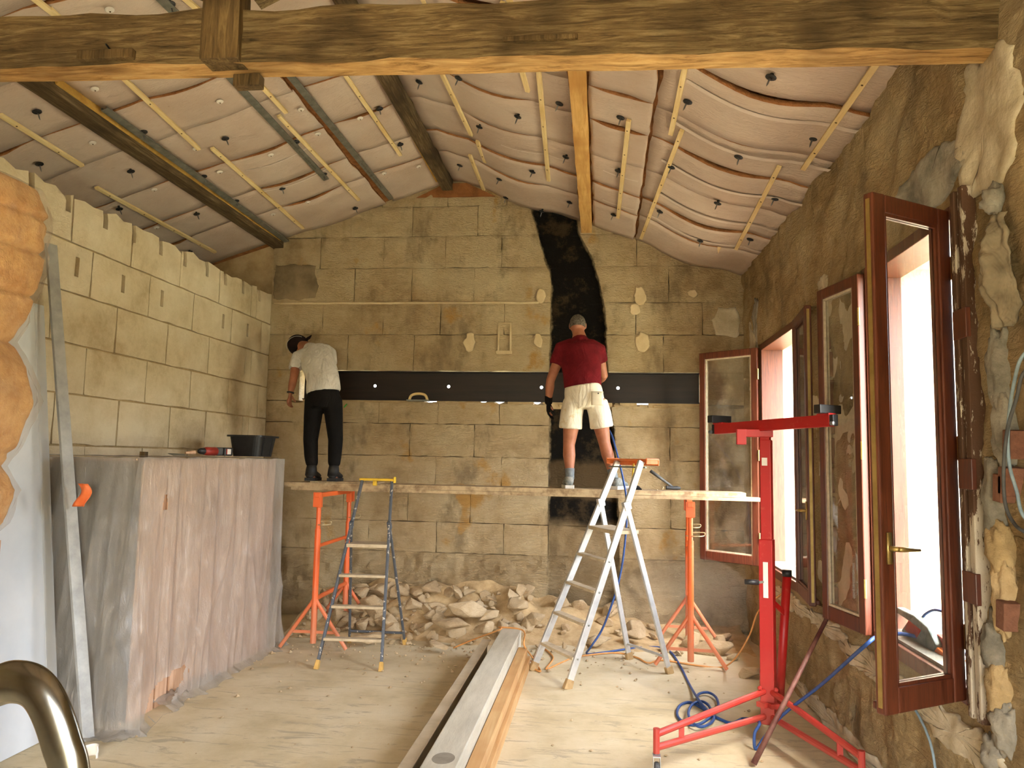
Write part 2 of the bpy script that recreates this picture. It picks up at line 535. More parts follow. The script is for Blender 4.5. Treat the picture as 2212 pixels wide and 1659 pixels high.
for ci, (z0, z1) in enumerate(courses):
    base = z1 < 0.75
    off = -2.45 if ci % 2 == 0 else -2.10
    zm = (z0 + z1) / 2
    cuts = [off + 0.7 * k + rnd.uniform(-.05, .05) for k in range(-1, 6)]
    cuts = [-3.72] + [c for c in cuts if -3.5 < c < 1.28 and not fL(zm) - .26 < c < fR(zm) + .26] + [1.52]
    if z1 > 4.0:
        cuts = [c for c in cuts if z0 < roof_z(c) + .25 or c == cuts[-1]]
    segs = []
    for a, b in zip(cuts, cuts[1:]):
        if b - a < 0.12: continue
        l, r = fL(zm), fR(zm)
        if b <= l or a >= r: segs.append((a, b, 0))
        else:
            segs.append((a, fL, 0)); segs.append((fR, b, 0))
    segs.append((fL, fR, 1))
    for k, (a, b, fl) in enumerate(segs):
        mat = M['stone_base'] if base else M['stone_back']
        if fl:
            block(wall_back, map_back, a, b, z0, z1, mat, -0.07, 0.03, 8, 6, 0.0, 0.12, 0.0, ci * 3.3 + k, rs=5)
        else:
            topf = None
            if z0 == 2.07:
                topf = lambda u: 2.285 + 0.03 * nz((u * 3, 0, 0), 1.0, 5.0) + (0.02 if u < 0 else -0.01)
            if base:
                block(wall_back, map_back, a, b, z0, z1, mat, 0.05 - 0.02 * ci, 0.05, 16, 9, 0.0, 0.16, 0.008, 17.0, rs=5.5)
            else:
                hl = (-1.175, 1.28, .045, .06) if z0 == 1.02 and not callable(a) and not callable(b) and a < -1.175 < b else None
                block(wall_back, map_back, a, b, z0, z1, mat, rnd.uniform(-.004, .006), 0.012 if z0 > 3.3 else 0.006, 40 if hl else 12, 20 if hl else 7, 0.003, 0.16, 0.005 if z0 < 3.3 else 0.009, ci * 3.3 + k, top=topf, jag=0.008, rs=4, hole=hl)
for a, b in ((-3.72, SLOT[0]), (SLOT[1], 1.52)):
    block(wall_back, map_back, a, b, SLOT[2], SLOT[3], M['stone_back'], 0, .006, 8, 6, .002, .4, .005, 71 + a, rs=4)
# light plaster filler patches on the back wall
def patch(parent, name, mp, pts, mat, d=0.012, dfn=None):
    n0 = len(pts); fine = []
    for i in range(n0):
        a, b = pts[i], pts[(i + 1) % n0]
        k = max(1, int(math.hypot(b[0] - a[0], b[1] - a[1]) / .02))
        fine += [(a[0] + (b[0] - a[0]) * j / k, a[1] + (b[1] - a[1]) * j / k) for j in range(k)]
    s = min(.022, .11 * min(max(p[0] for p in pts) - min(p[0] for p in pts), max(p[1] for p in pts) - min(p[1] for p in pts)) + .006)
    pts = [(u + s * fbm((u, z, 0), 11, 3.0, 4), z + s * fbm((u, z, 0), 11, 8.0, 4)) for u, z in fine]
    m = MB(); n = len(pts)
    c = (sum(p[0] for p in pts) / n, sum(p[1] for p in pts) / n)
    dfn = dfn or (lambda u, z: 0.0)
    vs = [mp(u, z, dfn(u, z) - 0.012) for u, z in pts]
    K = (1.0, .96, .8, .6, .4, .2)
    for k in K:
        for u, z in pts:
            q = (c[0] + (u - c[0]) * k, c[1] + (z - c[1]) * k)
            vs.append(mp(q[0], q[1], dfn(*q) + (d if k < 1 else d * .4)))
    vs.append(mp(c[0], c[1], dfn(*c) + d))
    R_ = len(K)
    m.add(vs, [(r * n + i, r * n + (i + 1) % n, (r + 1) * n + (i + 1) % n, (r + 1) * n + i) for r in range(R_) for i in range(n)] + [(R_ * n + i, R_ * n + (i + 1) % n, (R_ + 1) * n) for i in range(n)])
    return m.build(name, mat, parent, fixn=True, smooth=True)
M['filler'] = plain('pale filler', (198, 176, 136), (214, 194, 156), 8, 0.9, bump=0.3, bscale=40)
for px, py, w, h in ((1168, 640, 20, 34), (1163, 735, 19, 34), (1382, 640, 26, 42), (1388, 740, 32, 40), (1497, 635, 24, 20), (1372, 668, 24, 26), (1015, 740, 24, 46), (1655, 700, 50, 44)):
    p = onY(px, py, WB)
    if p.x > 1.4: continue
    s = 8.2 / F_PX / 2
    patch(wall_back, 'filler_patch', map_back, [(p.x + w * s * math.cos(a) * (1 + .35 * nz((a, px, 0), 2)), p.z + h * s * math.sin(a) * (1 + .35 * nz((a, px, 1), 2))) for a in [k * PI / 7 for k in range(14)]], M['filler'], 0.018)
# blocked-up little niche with a raised rim
p = onY(1090, 728, WB)
m = MB()
for a, b in (((-.075, -.16), (-.055, .16)), ((.055, -.16), (.075, .16)), ((-.075, .14), (.075, .16)), ((-.09, -.19), (.09, -.15))):
    m.box((p.x + a[0], WB - 0.012, p.z + a[1]), (p.x + b[0], WB + 0.03, p.z + b[1]))
m.build('niche_rim', M['filler'], wall_back, bevel=0.004)
# long plaster ledge line across the wall
m = MB()
m.tube([V((x, WB - .004, 3.405 + .006 * nz((x, 0, 0), 3))) for x in [-3.68 + .2 * k for k in range(16)]], 0.014, 6)
m.build('plaster_ledge', M['filler'], wall_back, smooth=True)

M['cement_warm'] = plain('dark old render', (112, 96, 70), (150, 130, 98), 4, .95, bump=.6)
patch(wall_back, 'cement_patch', map_back, [(-3.69, 3.46), (-3.4, 3.45), (-3.2, 3.47), (-3.16, 3.6), (-3.2, 3.7), (-3.22, 3.83), (-3.45, 3.86), (-3.69, 3.84)], M['cement_warm'], .010)
patch(wall_back, 'plaster_patch', map_back, [(1.2, 3.05), (1.42, 3.02), (1.46, 3.2), (1.4, 3.35), (1.22, 3.33), (1.16, 3.2)], M['white_plaster'], .014)
m = MB(); m.prism([(-2.08, 4.60), (-1.18, 4.60), (-1.5, 4.76), (-1.75, 4.76)], (0, 8.19, 0), (1, 0, 0), (0, 0, 1), -.03)
M['brown_board'] = plain('brown ridge board', (122, 74, 36), (160, 104, 58), 6, .9, bump=.4)
m.build('ridge_board', M['brown_board'], wall_back, fixn=True)
# left wall ------------------------------------------------------------
m = MB(); m.box((WL - 0.22, 3.95, 0), (WL - 0.03, WB + 0.1, 3.335))
wall_left = struct(m.build('wall_left', M['mortar_dark'], origin=(WL, 6, 0)))
ROWS = [(3.16, 3.51, [3.96, 4.89, 5.59, 6.30, 7.01, 7.69, 7.82, 8.2]), (2.81, 3.16, [3.96, 4.42, 5.13, 5.86, 6.55, 7.29, 7.98, 8.2]),
        (2.45, 2.81, [3.96, 4.75, 5.46, 6.16, 6.87, 7.62, 7.77, 8.2]), (2.10, 2.45, [3.96, 4.44, 5.14, 5.89, 6.58, 7.30, 7.98, 8.2]),
        (1.74, 2.10, [3.96, 4.85, 5.56, 6.28, 6.89, 7.64, 7.78, 8.2]), (1.39, 1.74, [3.96, 4.5, 5.2, 5.9, 6.6, 7.3, 8.2]), (1.04, 1.39, [3.96, 4.85, 5.56, 6.28, 6.95, 7.6, 8.2]),
        (0.69, 1.04, [3.96, 4.5, 5.2, 5.9, 6.6, 7.3, 8.2]), (0.34, 0.69, [3.96, 4.85, 5.56, 6.28, 6.95, 7.6, 8.2]), (0.0, 0.34, [3.96, 4.5, 5.2, 5.9, 6.6, 7.3, 8.2])]
NOTCH = [4.10, 4.47, 4.83, 5.23, 5.59, 5.97, 6.35, 6.74, 7.10, 7.48, 7.86]
SLOTS = [4.96, 5.49, 6.03, 7.10, 7.63]
def left_block(a, b, z0, z1, holes, seed, jagtop):
    g = 0.007
    us = {a + g, b - g}; zs = {z0 + g, z1 - g}
    for (h0, h1, k0, k1, dp) in holes:
        us |= {max(h0, a + g), min(h1, b - g)}; zs |= {k0, min(k1, z1 - g)}
    def fill(s, n):
        s = sorted(s); o = [s[0]]
        for p, q in zip(s, s[1:]):
            c = max(1, round((q - p) / n))
            o += [p + (q - p) * i / c for i in range(1, c + 1)]
        return o
    us, zs = fill(us, 0.11), fill(zs, 0.09)
    def isin(u, z):
        return next((dp for (h0, h1, k0, k1, dp) in holes if h0 - 1e-6 < u < h1 + 1e-6 and k0 - 1e-6 < z < k1 + 1e-6), None)
    m = MB()
    def P(i, j, d):
        u, z = us[i], zs[j]
        e = i in (0, len(us) - 1) or j in (0, len(zs) - 1)
        if jagtop and j == len(zs) - 1: z += 0.05 * fbm((u, 0, seed), 7, seed) - 0.01
        if e:
            k = 0.012 * nz((u, z, seed), 6, seed)
            if i in (0, len(us) - 1): u += k
            elif j == 0: z += k
        return map_left(u, z, d + (0.004 * fbm((u, z, seed), 3, seed) - (0.010 if e else 0)))
    hole = {}
    for i in range(len(us) - 1):
        for j in range(len(zs) - 1):
            dp = isin((us[i] + us[i + 1]) / 2, (zs[j] + zs[j + 1]) / 2)
            hole[i, j] = dp
            d = 0.0 if dp is None else -dp
            q = [P(i, j, d), P(i + 1, j, d), P(i + 1, j + 1, d), P(i, j + 1, d)]
            m.add(q[::-1], [(0, 1, 2, 3)])
    def side(p, q, d0, d1):
        A, B = P(*p, -d0), P(*q, -d0); C, D = P(*q, -d1), P(*p, -d1)
        m.add([A, B, C, D], [(0, 1, 2, 3)])
    nu, nv = len(us) - 1, len(zs) - 1
    get = lambda i, j: 0.06 if not (0 <= i < nu and 0 <= j < nv) else (hole[i, j] or 0.0)
    for i in range(nu):
        for j in range(nv + 1):
            x, y = get(i, j - 1), get(i, j)
            if abs(x - y) > 1e-6: side((i, j), (i + 1, j), x, y)
    for j in range(nv):
        for i in range(nu + 1):
            x, y = get(i - 1, j), get(i, j)
            if abs(x - y) > 1e-6: side((i, j + 1), (i, j), x, y)
    return m.build('stone_block', M['stone_left'], wall_left)
for ri, (z0, z1, cuts) in enumerate(ROWS):
    for k, (a, b) in enumerate(zip(cuts, cuts[1:])):
        hs = []
        if ri == 0:
            hs = [(y - .027, y + .027, 3.36, 9, 0.17) for y in NOTCH if y + .027 > a + .02 and y - .027 < b - .02]
        if ri == 1:
            hs = [(y - .022, y + .022, 2.93, 3.07, 0.035) for y in SLOTS if a + .03 < y < b - .03]
        if z1 < 1.5 and a > 7: pass
        left_block(a, b, z0, z1, hs, ri * 7.7 + k * 2.1, ri == 0)

# right wall -----------------------------------------------------------
OA, OB = (3.34, 4.52), (5.95, 7.36)         # the two windows
ZS, ZH = 0.76, 2.82
m = MB()
X0, X1 = WR + 0.04, WR + 0.5
m.box((X0, -2.6, -.1), (X1, 8.65, ZS)); m.box((X0, -2.6, ZH), (X1, 8.65, 3.9))
for a, b in ((-2.6, OA[0]), (OA[1], OB[0]), (OB[1], 8.65)):
    m.box((X0, a, ZS), (X1, b, ZH))
wall_right = struct(m.build('wall_right', M['reveal'], origin=(WR, 3, 0)))
rc = [0, .38, ZS, 1.12, 1.46, 1.8, 2.14, 2.48, ZH, 3.14, 3.45, 3.8]
rnd = random.Random(11)
for ci, (z0, z1) in enumerate(zip(rc, rc[1:])):
    ivs = [(2.45, 8.2)]
    if ZS <= z0 < ZH - .01:
        ivs = [(2.45, OA[0] - .12), (OA[1] + .02, OB[0] - .02), (OB[1] + .02, 8.2)]
    for a, b in ivs:
        u = a; k = 0
        while u < b - 0.02:
            w = rnd.uniform(.45, .75); e = u + w
            if b - e < 0.25: e = b
            pier = ZS <= z0 < ZH - .01 and a > 4 and b < 6.1
            block(wall_right, map_right, u, e, z0, z1, M['stone_right'], rnd.uniform(-.004, .004) - (.035 if pier else 0), 0.032, 14, 9, 0.0, 0.07, 0.003, 40.0, flip=True, jag=0.0, rs=4)
            u = e; k += 1
m = MB(); m.box((WR, -2.5, 0), (X0 + .02, 2.45, 3.85))
m.build('plaster_skin', M['stone_right'], wall_right)
# plaster patches on the right wall
for (y, z, ry, rz, mt, sd) in ((3.6, 2.98, .34, .13, 'cement', 1), (3.05, 3.05, .25, .3, 'white_plaster', 2), (7.7, 2.75, .16, .3, 'white_plaster', 3), (7.55, 3.0, .1, .3, 'cement', 4), (4.4, .62, .75, .07, 'white_plaster', 5), (5.4, .66, .45, .06, 'white_plaster', 6), (3.5, .60, .5, .075, 'white_plaster', 7), (5.3, 2.93, .14, .05, 'white_plaster', 8), (6.4, .65, .7, .06, 'white_plaster', 9), (5.1, .09, 1.1, .06, 'white_plaster', 10)):
    patch(wall_right, 'plaster_patch', map_right, [(y + ry * math.cos(a) * (1 + .3 * fbm((math.cos(a), math.sin(a), sd), 2.2, sd, 4)), z + rz * math.sin(a) * (1 + .3 * fbm((math.cos(a), math.sin(a), sd + 9), 2.2, sd, 4))) for a in [k * PI / 36 for k in range(72)]], M[mt], 0.013, lambda u, z: .032 * fbm((u, z, 40.0), 4, 40.0))

# ------------------------------------------------------------------ ceiling
m = MB()
for (xa, xb) in ((-6.0, RX), (RX, 1.98)):
    za, zb = roof_z(xa) + .012, roof_z(xb) + .012
    m.hexa([(xa, -2.8, za), (xb, -2.8, zb), (xb, 8.65, zb), (xa, 8.65, za)], [(xa, -2.8, za + .12), (xb, -2.8, zb + .12), (xb, 8.65, zb + .12), (xa, 8.65, za + .12)])
ceiling = struct(m.build('ceiling', M['wool'], origin=(RX, 3, RZ)))
BAYS = [(-5.6, -3.74, [-4.75, -4.22], .02), (-3.60, -2.42, [-3.33, -2.62], .03), (-2.34, -1.79, [-2.01], .02), (-1.66, -0.24, [-1.25, -0.5], .06), (-0.10, 0.335, [0.17], .04), (0.355, 1.50, [0.47, 1.30], .075)]
YC = [2.6 + .6 * k for k in range(10)]
YC[-1] = 8.2
rnd = random.Random(5)
def sag_at(bi, x, y):
    a, b, bt, s = BAYS[bi]
    ks = [a] + bt + [b]
    for p, q in zip(ks, ks[1:]):
        if p <= x <= q:
            edge = p == a or q == b
            amp = s * (0.35 if edge else 1.0) * min(1.0, (q - p) / .7)
            return amp * math.sin(PI * (x - p) / (q - p))
    return 0.0
def seam_y(bi, k, x):
    a, b, bt, s = BAYS[bi]
    if k == 0: return YC[0]
    if k == len(YC) - 1: return YC[-1] + .02
    return YC[k] + 0.05 * nz((x, k, bi), 1.3, 3.0) + (k * 37 % 5 - 2) * .03
def gapw(bi, k, x):
    a, b, bt, s = BAYS[bi]
    r = random.Random(bi * 100 + k)
    if k in (0, len(YC) - 1): return 0.0
    big = r.random() < (0.55 if bi in (3, 5) else 0.25)
    c0, c1 = (bt[0], bt[-1]) if len(bt) > 1 else (a, b)
    w = max(0.0, math.sin(PI * (x - c0) / (c1 - c0))) if c0 < x < c1 else 0.0
    return 0.003 + (r.uniform(.025, .05) if big else r.uniform(0.002, .008)) * w
for bi, (a, b, bt, s) in enumerate(BAYS):
    for k in range(len(YC) - 1):
        sd = rnd.random() * 50
        dz = rnd.uniform(0, .02)
        def fn(u, v, bi=bi, k=k, a=a, b=b, sd=sd, dz=dz):
            x = a + (b - a) * u
            y0 = seam_y(bi, k, x) + gapw(bi, k, x)
            y1 = seam_y(bi, k + 1, x) - gapw(bi, k + 1, x) * .4
            y = y0 + (y1 - y0) * v
            e = min(u, 1 - u)
            x += (0.016 * fbm((y, 0, bi + (0 if u < .5 else 5)), 5, 2.0) if e < .01 else 0)
            pil = 0.02 * math.sin(PI * v)
            d = sag_at(bi, x, y) + pil * .6 + dz + 0.008 * fbm((x, y, sd), 3, sd)
            return V((x, y, roof_z(x) - 0.0 - d))
        m = MB(); m.grid(14, 6, fn, flip=True)
        o = m.build('insulation_sheet', [M['sheet'], M['wool']], ceiling, smooth=True)
        md = o.modifiers.new('solid', 'SOLIDIFY'); md.thickness = .035; md.offset = -1; md.material_offset_rim = 1; md.material_offset = 1
m = MB()
for a, b, bt, s in BAYS:
    m.add([(a, -2.5, roof_z(a)), (b, -2.5, roof_z(b)), (b, 2.58, roof_z(b)), (a, 2.58, roof_z(a))], [(3, 2, 1, 0)])
m.build('insulation_sheet', M['sheet'], ceiling)
# pale tape bands across the sagging sheets
M['tape'] = plain('pale tape', (206, 190, 176), (220, 206, 194), 5, 0.5)
for bi, y, xa, xb in ((5, 4.55, .5, 1.5), (5, 5.15, .48, 1.5), (5, 5.85, .45, 1.5), (5, 6.55, .45, 1.5), (5, 7.2, .42, 1.48), (3, 6.5, -.9, -.3), (4, 6.45, .0, .3), (4, 7.2, 0, .3), (1, 6.4, -3.2, -2.6), (1, 6.9, -3.3, -2.6)):
    w = .022 if bi == 5 else .008
    m = MB()
    m.grid(12, 1, lambda u, v: (lambda x: V((x, y + (v - .5) * 2 * w + .03 * math.sin(PI * u), roof_z(x) - sag_at(bi, x, y) - .034)))(xa + (xb - xa) * u), flip=True)
    m.build('tape_band', M['tape'], ceiling, smooth=True)
# ------------------------------------------------------------------ roof carpentry
def rough_beam(p0, p1, w, h, mats, parent=None, name='beam', seg=36, amp=0.008, seed=0.0, raw_bottom=False, label=None, up=(0, 0, 1)):
    p0, p1 = V(p0), V(p1)
    d = (p1 - p0).normalized(); s = V(up).cross(d).normalized(); t = d.cross(s)
    prof = [(-.5, -.5), (-.17, -.5), (.17, -.5), (.5, -.5), (.5, -.17), (.5, .17), (.5, .5), (.17, .5), (-.17, .5), (-.5, .5), (-.5, .17), (-.5, -.17)]
    m = MB(); vs = []
    for i in range(seg + 1):
        c = p0 + (p1 - p0) * (i / seg)
        for k, (a, b) in enumerate(prof):
            q = c + s * a * w + t * b * h
            j = amp * fbm((q.x * 2 + k * .13, q.y * 2, q.z * 2 + k), 1.6, seed)
            q = q + s * j * (1 if a > 0 else -1) + t * j * .8
            vs.append(q)
    n = len(prof); fs = []; mi = []
    for i in range(seg):
        for k in range(n):
            fs.append((i * n + k, i * n + (k + 1) % n, (i + 1) * n + (k + 1) % n, (i + 1) * n + k))
            mi.append(1 if raw_bottom and k < 3 else 0)
    fs += [tuple(range(n - 1, -1, -1)), tuple(seg * n + k for k in range(n))]; mi += [0, 0]
    m.add(vs, fs); m.m = mi
    return m.build(name, mats, parent, fixn=True)
tb = thing('tie_beam', (-1.6, 3.0, 3.2), 'massive weathered wooden tie beam with freshly hewn underside, spanning the room under the roof', 'beam')
rough_beam((-5.65, 3.005, 3.545), (1.62, 3.005, 3.40), 0.13, 0.235, [M['old_wood_x'], M['raw_wood_x']], tb, 'timber', 70, 0.014, 2.0, True, up=(0, 0, 1))
for x0, x1, z0, z1, dp in ((onY(168, 117, 2.92).x, onY(288, 117, 2.92).x, onY(228, 128, 2.92).z, onY(228, 108, 2.92).z, .035), (onY(1085, 80, 2.92).x, onY(1248, 80, 2.92).x, onY(1160, 84, 2.92).z, onY(1160, 73, 2.92).z, .02)):
    m = MB(); m.box((x0, 2.945 - dp, z0), (x1, 2.96, z1)); m.build('nailed_cleat', M['old_wood_z'], tb, bevel=0.004)
m = MB(); m.tube([(onY(228, 100, 2.9).x, 2.94, onY(228, 100, 2.9).z), (onY(228, 100, 2.9).x, 2.90, onY(228, 95, 2.9).z)], .004, 6); m.build('nail', M['black_plastic'], tb)
kp = thing('king_post', (-1.6, 2.98, 3.3), 'weathered upright king post notched over the tie beam', 'post')
rough_beam((-1.6, 2.95, 3.345), (-1.62, 2.95, 4.78), 0.16, 0.11, [M['old_wood_z']], kp, 'timber', 14, 0.010, 6.0, up=(0, 1, 0))
m = MB(); m.box((-1.585, 3.0, 3.275), (-1.465, 3.055, 3.33)); m.build('wedge', M['old_wood_z'], kp, bevel=.006)
for s in (-1, 1):
    st = rough_beam((-1.6 + s * .06, 3.04, 3.72), (-1.6 + s * 1.15, 3.04, 4.25), 0.10, 0.11, [M['old_wood_x']], None, 'roof_strut', 10, .006, 9 + s)
    tag(st, 'dark slanting roof strut rising from the king post towards the ' + ('yellow purlin' if s > 0 else 'stone block wall side'), 'strut')
PUR = []
BAYTXT = ['beyond the stone block wall', 'between the weathered purlin and the long printed rail', 'between the long printed rail and the ridge purlin', 'between the ridge purlin and the yellow purlin', 'between the yellow purlin and the long brown crack', 'between the long brown crack and the window wall']
def bay_of(x):
    return min(range(6), key=lambda i: 0 if BAYS[i][0] <= x <= BAYS[i][1] else min(abs(x - BAYS[i][0]), abs(x - BAYS[i][1])))
def purlin(x, y0, y1, w, h, mat, drop, label, seed):
    o = rough_beam((x, y0, roof_z(x) - drop), (x, y1, roof_z(x) - drop), w, h, [mat], None, 'purlin', 40, .007, seed, up=(0, 0, 1))
    tag(o, label, 'purlin'); return o
purlin(-3.67, -2.4, 8.3, 0.13, 0.15, M['old_wood_y'], .03, 'dark weathered purlin with yellow foam strip, above the stone block wall', 1.0)
purlin(-1.72, -2.4, 8.3, 0.11, 0.15, M['old_wood_y'], .03, 'dark old ridge purlin along the peak of the roof', 2.0)
purlin(-0.17, -2.4, 8.4, 0.115, 0.15, M['new_wood_y'], .05, 'new yellow sawn purlin on the slope towards the windows', 3.0)
def along_roof(name, px0, px1, side, w, h, mat, off, label, cat, group):
    a, b = on_roof(*px0, side, off), on_roof(*px1, side, off)
    m = MB()
    n = V((-SL, 0, 1)) if side == 'L' else V((SR, 0, 1))
    m.bar(a, b, w, h, side=n.cross(b - a))
    o = m.build(name, mat, bevel=0.0015)
    return tag(o, label, cat, group)
for i, (a, b) in enumerate((((120, 172), (604, 516)), ((820, 163), (942, 388)))):
    along_roof('foam_strip', a, b, 'L', .018, .06, M['foam'], .035, ('thin yellow foam strip beside the dark purlin above the stone block wall', 'thin yellow foam strip along the ridge purlin')[i], 'foam strip', None)
# wooden battens (photo end points) -------------------------------------
BL = [((0, 248), (178, 358)), ((208, 405), (465, 545)), ((270, 172), (430, 322)), ((458, 320), (655, 493)), ((550, 170), (618, 243)), ((602, 250), (775, 432)), ((748, 165), (865, 335)), ((78, 0), (130, 40)), ((403, 0), (435, 27))]
BR = [((955, 160), (1018, 292)), ((1031, 305), (1048, 350)), ((1015, 335), (1045, 410)), ((1128, 155), (1140, 197)), ((1165, 168), (1185, 390)), ((1358, 260), (1335, 470)), ((1480, 145), (1449, 290)), ((1473, 282), (1385, 515)), ((1902, 125), (1735, 365)), ((1683, 360), (1590, 538)), ((1567, 505), (1542, 560)), ((915, 0), (922, 15)), ((1100, 0), (1103, 8))]
for side, L, lab, grp in (('L', BL, 'thin pale wooden batten screwed lengthwise under the slope above the stone block wall', 'battens on the block wall side slope'), ('R', BR, 'thin pale wooden batten screwed lengthwise under the slope on the window side', 'battens on the window side slope')):
    n = V((-SL, 0, 1)) if side == 'L' else V((SR, 0, 1))
    n.normalize()
    for k, (p0, p1) in enumerate(L):
        a, b = on_roof(*p0, side, .045), on_roof(*p1, side, .045)
        if p0[1] < 60: a = b + (a - b).normalized() * 1.6
        elif p0[1] < 175: a = b + (a - b).normalized() * ((a - b).length + .8)
        bt_ = BAYTXT[bay_of((a.x + b.x) / 2)]
        r = thing('ceiling_batten', (a + b) / 2, 'thin pale batten screwed under the ceiling ' + bt_, 'batten', 'battens ' + bt_)
        m = MB(); m.bar(a, b, .034, .022, side=n.cross(b - a)); m.build('strip', M['batten'], r, bevel=.0015)
        L_ = (b - a).length
        for q in range(max(2, int(L_ / .42))):
            c = a + (b - a) * ((q + .35) / max(2, int(L_ / .42)))
            m = MB(); m.lathe(c - n * .0095, -n, [(.007, 0), (.006, .004), (.001, .005)], 6); m.build('screw_head', M['old_wood_z'], r)
# steel rails -----------------------------------------------------------
def text_mesh(s, size):
    cu = bpy.data.curves.new('lettering', 'FONT'); cu.body = s; cu.size = size; cu.align_x = 'LEFT'; cu.align_y = 'CENTER'
    o = bpy.data.objects.new('tmp', cu); col.objects.link(o)
    dg = bpy.context.evaluated_depsgraph_get()
    me = bpy.data.meshes.new_from_object(o.evaluated_get(dg))
    bpy.data.objects.remove(o)
    return me
M['ink'] = plain('dark print', (46, 44, 40), (60, 58, 52), 8, 0.8)
RAILS = [((225, 235), (620, 522), 'grey steel ceiling rail lying against the weathered purlin'), ((512, 183), (705, 388), 'short grey printed steel ceiling rail ending amid the sheets'), ((628, 165), (845, 430), 'long grey printed steel ceiling rail reaching the back wall beside a brown crack'), ((350, 0), (380, 30), 'grey steel ceiling rail behind the tie beam next to a white washer')]
for k, (p0, p1, lab) in enumerate(RAILS):
    a, b = on_roof(*p0, 'L', .06), on_roof(*p1, 'L', .06)
    n = V((-SL, 0, 1)).normalized()
    if k == 3: a = b + (a - b).normalized() * 1.5
    elif k > 0: a = b + (a - b).normalized() * ((a - b).length + .5)
    d = (b - a).normalized(); s = n.cross(d).normalized()
    r = thing('steel_rail', (a + b) / 2, lab, 'rail')
    m = MB()
    m.obox((a + b) / 2 - n * .004, s, d, n, .056, (b - a).length, .0015)
    for q in (-1, 1):
        m.obox((a + b) / 2 + s * q * .0245 + n * .004, s, d, n, .0015, (b - a).length, .017)
        m.obox((a + b) / 2 + s * q * .019 + n * .012, s, d, n, .011, (b - a).length, .0015)
    m.build('channel', M['galv'], r)
    if k in (1, 2):
        me = text_mesh('PREGYMETAL fourrure 17-47/0.6  NF 095 CSTB 17/22  DoP  CE  EN 14195', .021)
        me.materials.append(M['ink'])
        o = bpy.data.objects.new('printing', me); col.objects.link(o); o.parent = r
        y = (d).cross(-n)
        st = b - d * ((b - a).length * .12)
        mx = Matrix((-d, (-n).cross(-d), -n)).transposed().to_4x4()
        mx.translation = st - n * .0062 - ORIG[r.name]
        o.matrix_local = mx
# insulation fasteners ---------------------------------------------------
FK = [('L', p) for p in ((80, 242), (85, 355), (283, 371), (258, 452), (425, 463), (487, 300), (610, 408), (640, 308), (820, 236), (865, 313), (700, 377), (310, 286), (440, 382), (510, 435), (768, 451), (410, 545), (368, 10))] + \
     [('R', p) for p in ((905, 178), (990, 170), (1035, 275), (1118, 253), (1078, 388), (993, 358), (1150, 372), (1222, 340), (1208, 225), (1230, 438), (1340, 255), (1335, 370), (1325, 465), (1485, 221), (1450, 362), (1425, 458), (1665, 168), (1755, 300), (1595, 340), (1550, 440), (1673, 430), (1620, 518), (1512, 521), (1170, 457), (1092, 428))]
def fastener(side, px, mat, rad, screw, lab, grp, name):
    n = (V((-SL, 0, 1)) if side == 'L' else V((SR, 0, 1))).normalized()
    q0 = on_roof(*px, side, .0)
    bi = min(range(6), key=lambda i: 0 if BAYS[i][0] <= q0.x <= BAYS[i][1] else min(abs(q0.x - BAYS[i][0]), abs(q0.x - BAYS[i][1])))
    off = sag_at(bi, q0.x, q0.y) + .035
    c = on_roof(*px, side, off)
    r = thing(name, c, lab + ' ' + BAYTXT[bi], 'fastener', grp + ' ' + BAYTXT[bi])
    m = MB(); m.lathe(c, -n, [(rad, -.004), (rad, 0), (rad * .8, .004), (rad * .35, .006), (rad * .3, .010), (.001, .011)], 14); m.build('disc', mat, r, smooth=False)
    if screw:
        jit = V((random.uniform(-.2, .2), random.uniform(-.2, .2), 0))
        m = MB(); m.tube([c + n * .08, c - (n + jit).normalized() * .045, c - (n + jit).normalized() * .06], [.006, .005, .001], 6); m.build('screw', M['screw'], r)
        m = MB(); m.lathe(c + n * .06, -n, [(.012, 0), (.009, .07)], 8); m.build('sleeve', M['black_plastic'], r)
    else:
        m = MB(); m.lathe(c, -n, [(.006, .009), (.005, .013)], 6); m.build('screw_head', M['old_wood_z'], r)
for side, px in FK:
    fastener(side, px, M['black_plastic'], .031, True, 'black disc fastener with screw', 'black disc fasteners', 'insulation_fastener')
for px in ((205, 193), (200, 309), (475, 220), (585, 335), (475, 372), (333, 410), (338, 492), (650, 237), (687, 290), (778, 256), (830, 375), (905, 360), (665, 437), (590, 463), (237, 22), (423, 322)):
    fastener('L', px, M['white_plastic'], .027, False, 'small white plastic washer', 'white washers', 'plastic_washer')

# ------------------------------------------------------------------ windows
def wood_varnish(name, c1, c2):
    t = NT(name)
    g = t.noise(3, 7, 0.7, t.mapped((18, 18, 1.5)), 0.5)
    c = t.ramp(g, [(0.3, c1), (0.7, c2)])
    return t.done(c, t.math('ADD', t.math('MULTIPLY', g, 0.25), 0.3), t.bump(g, 0.12, 0.005), 0, 0.5)
M['mahog'] = wood_varnish('varnished mahogany', (64, 28, 16), (112, 58, 36))
M['brass'] = plain('brass strip', (150, 126, 70), (178, 152, 92), 9, 0.4, 0.7)
M['putty'] = plain('whitish putty', (180, 164, 140), (206, 192, 168), 30, 0.9)
M['flaked'] = None
def flake_mat():
    t = NT('flaking painted wood')
    sep = t.n('ShaderNodeSeparateXYZ'); t.l(t.pos, sep.inputs[0])
    hi = t.smooth(sep.outputs[2], 1.3, 1.75)
    c = t.mix(t.smooth(t.math('SUBTRACT', t.noise(9, 7, 0.75, t.mapped((2, 2, .5))), t.math('MULTIPLY', hi, .10)), 0.46, 0.49), (84, 58, 40), (186, 174, 154))
    return t.done(c, 0.7, t.bump(t.noise(14, 6, 0.7), 0.6, 0.01), 0, 0.3)
M['flaked'] = flake_mat()
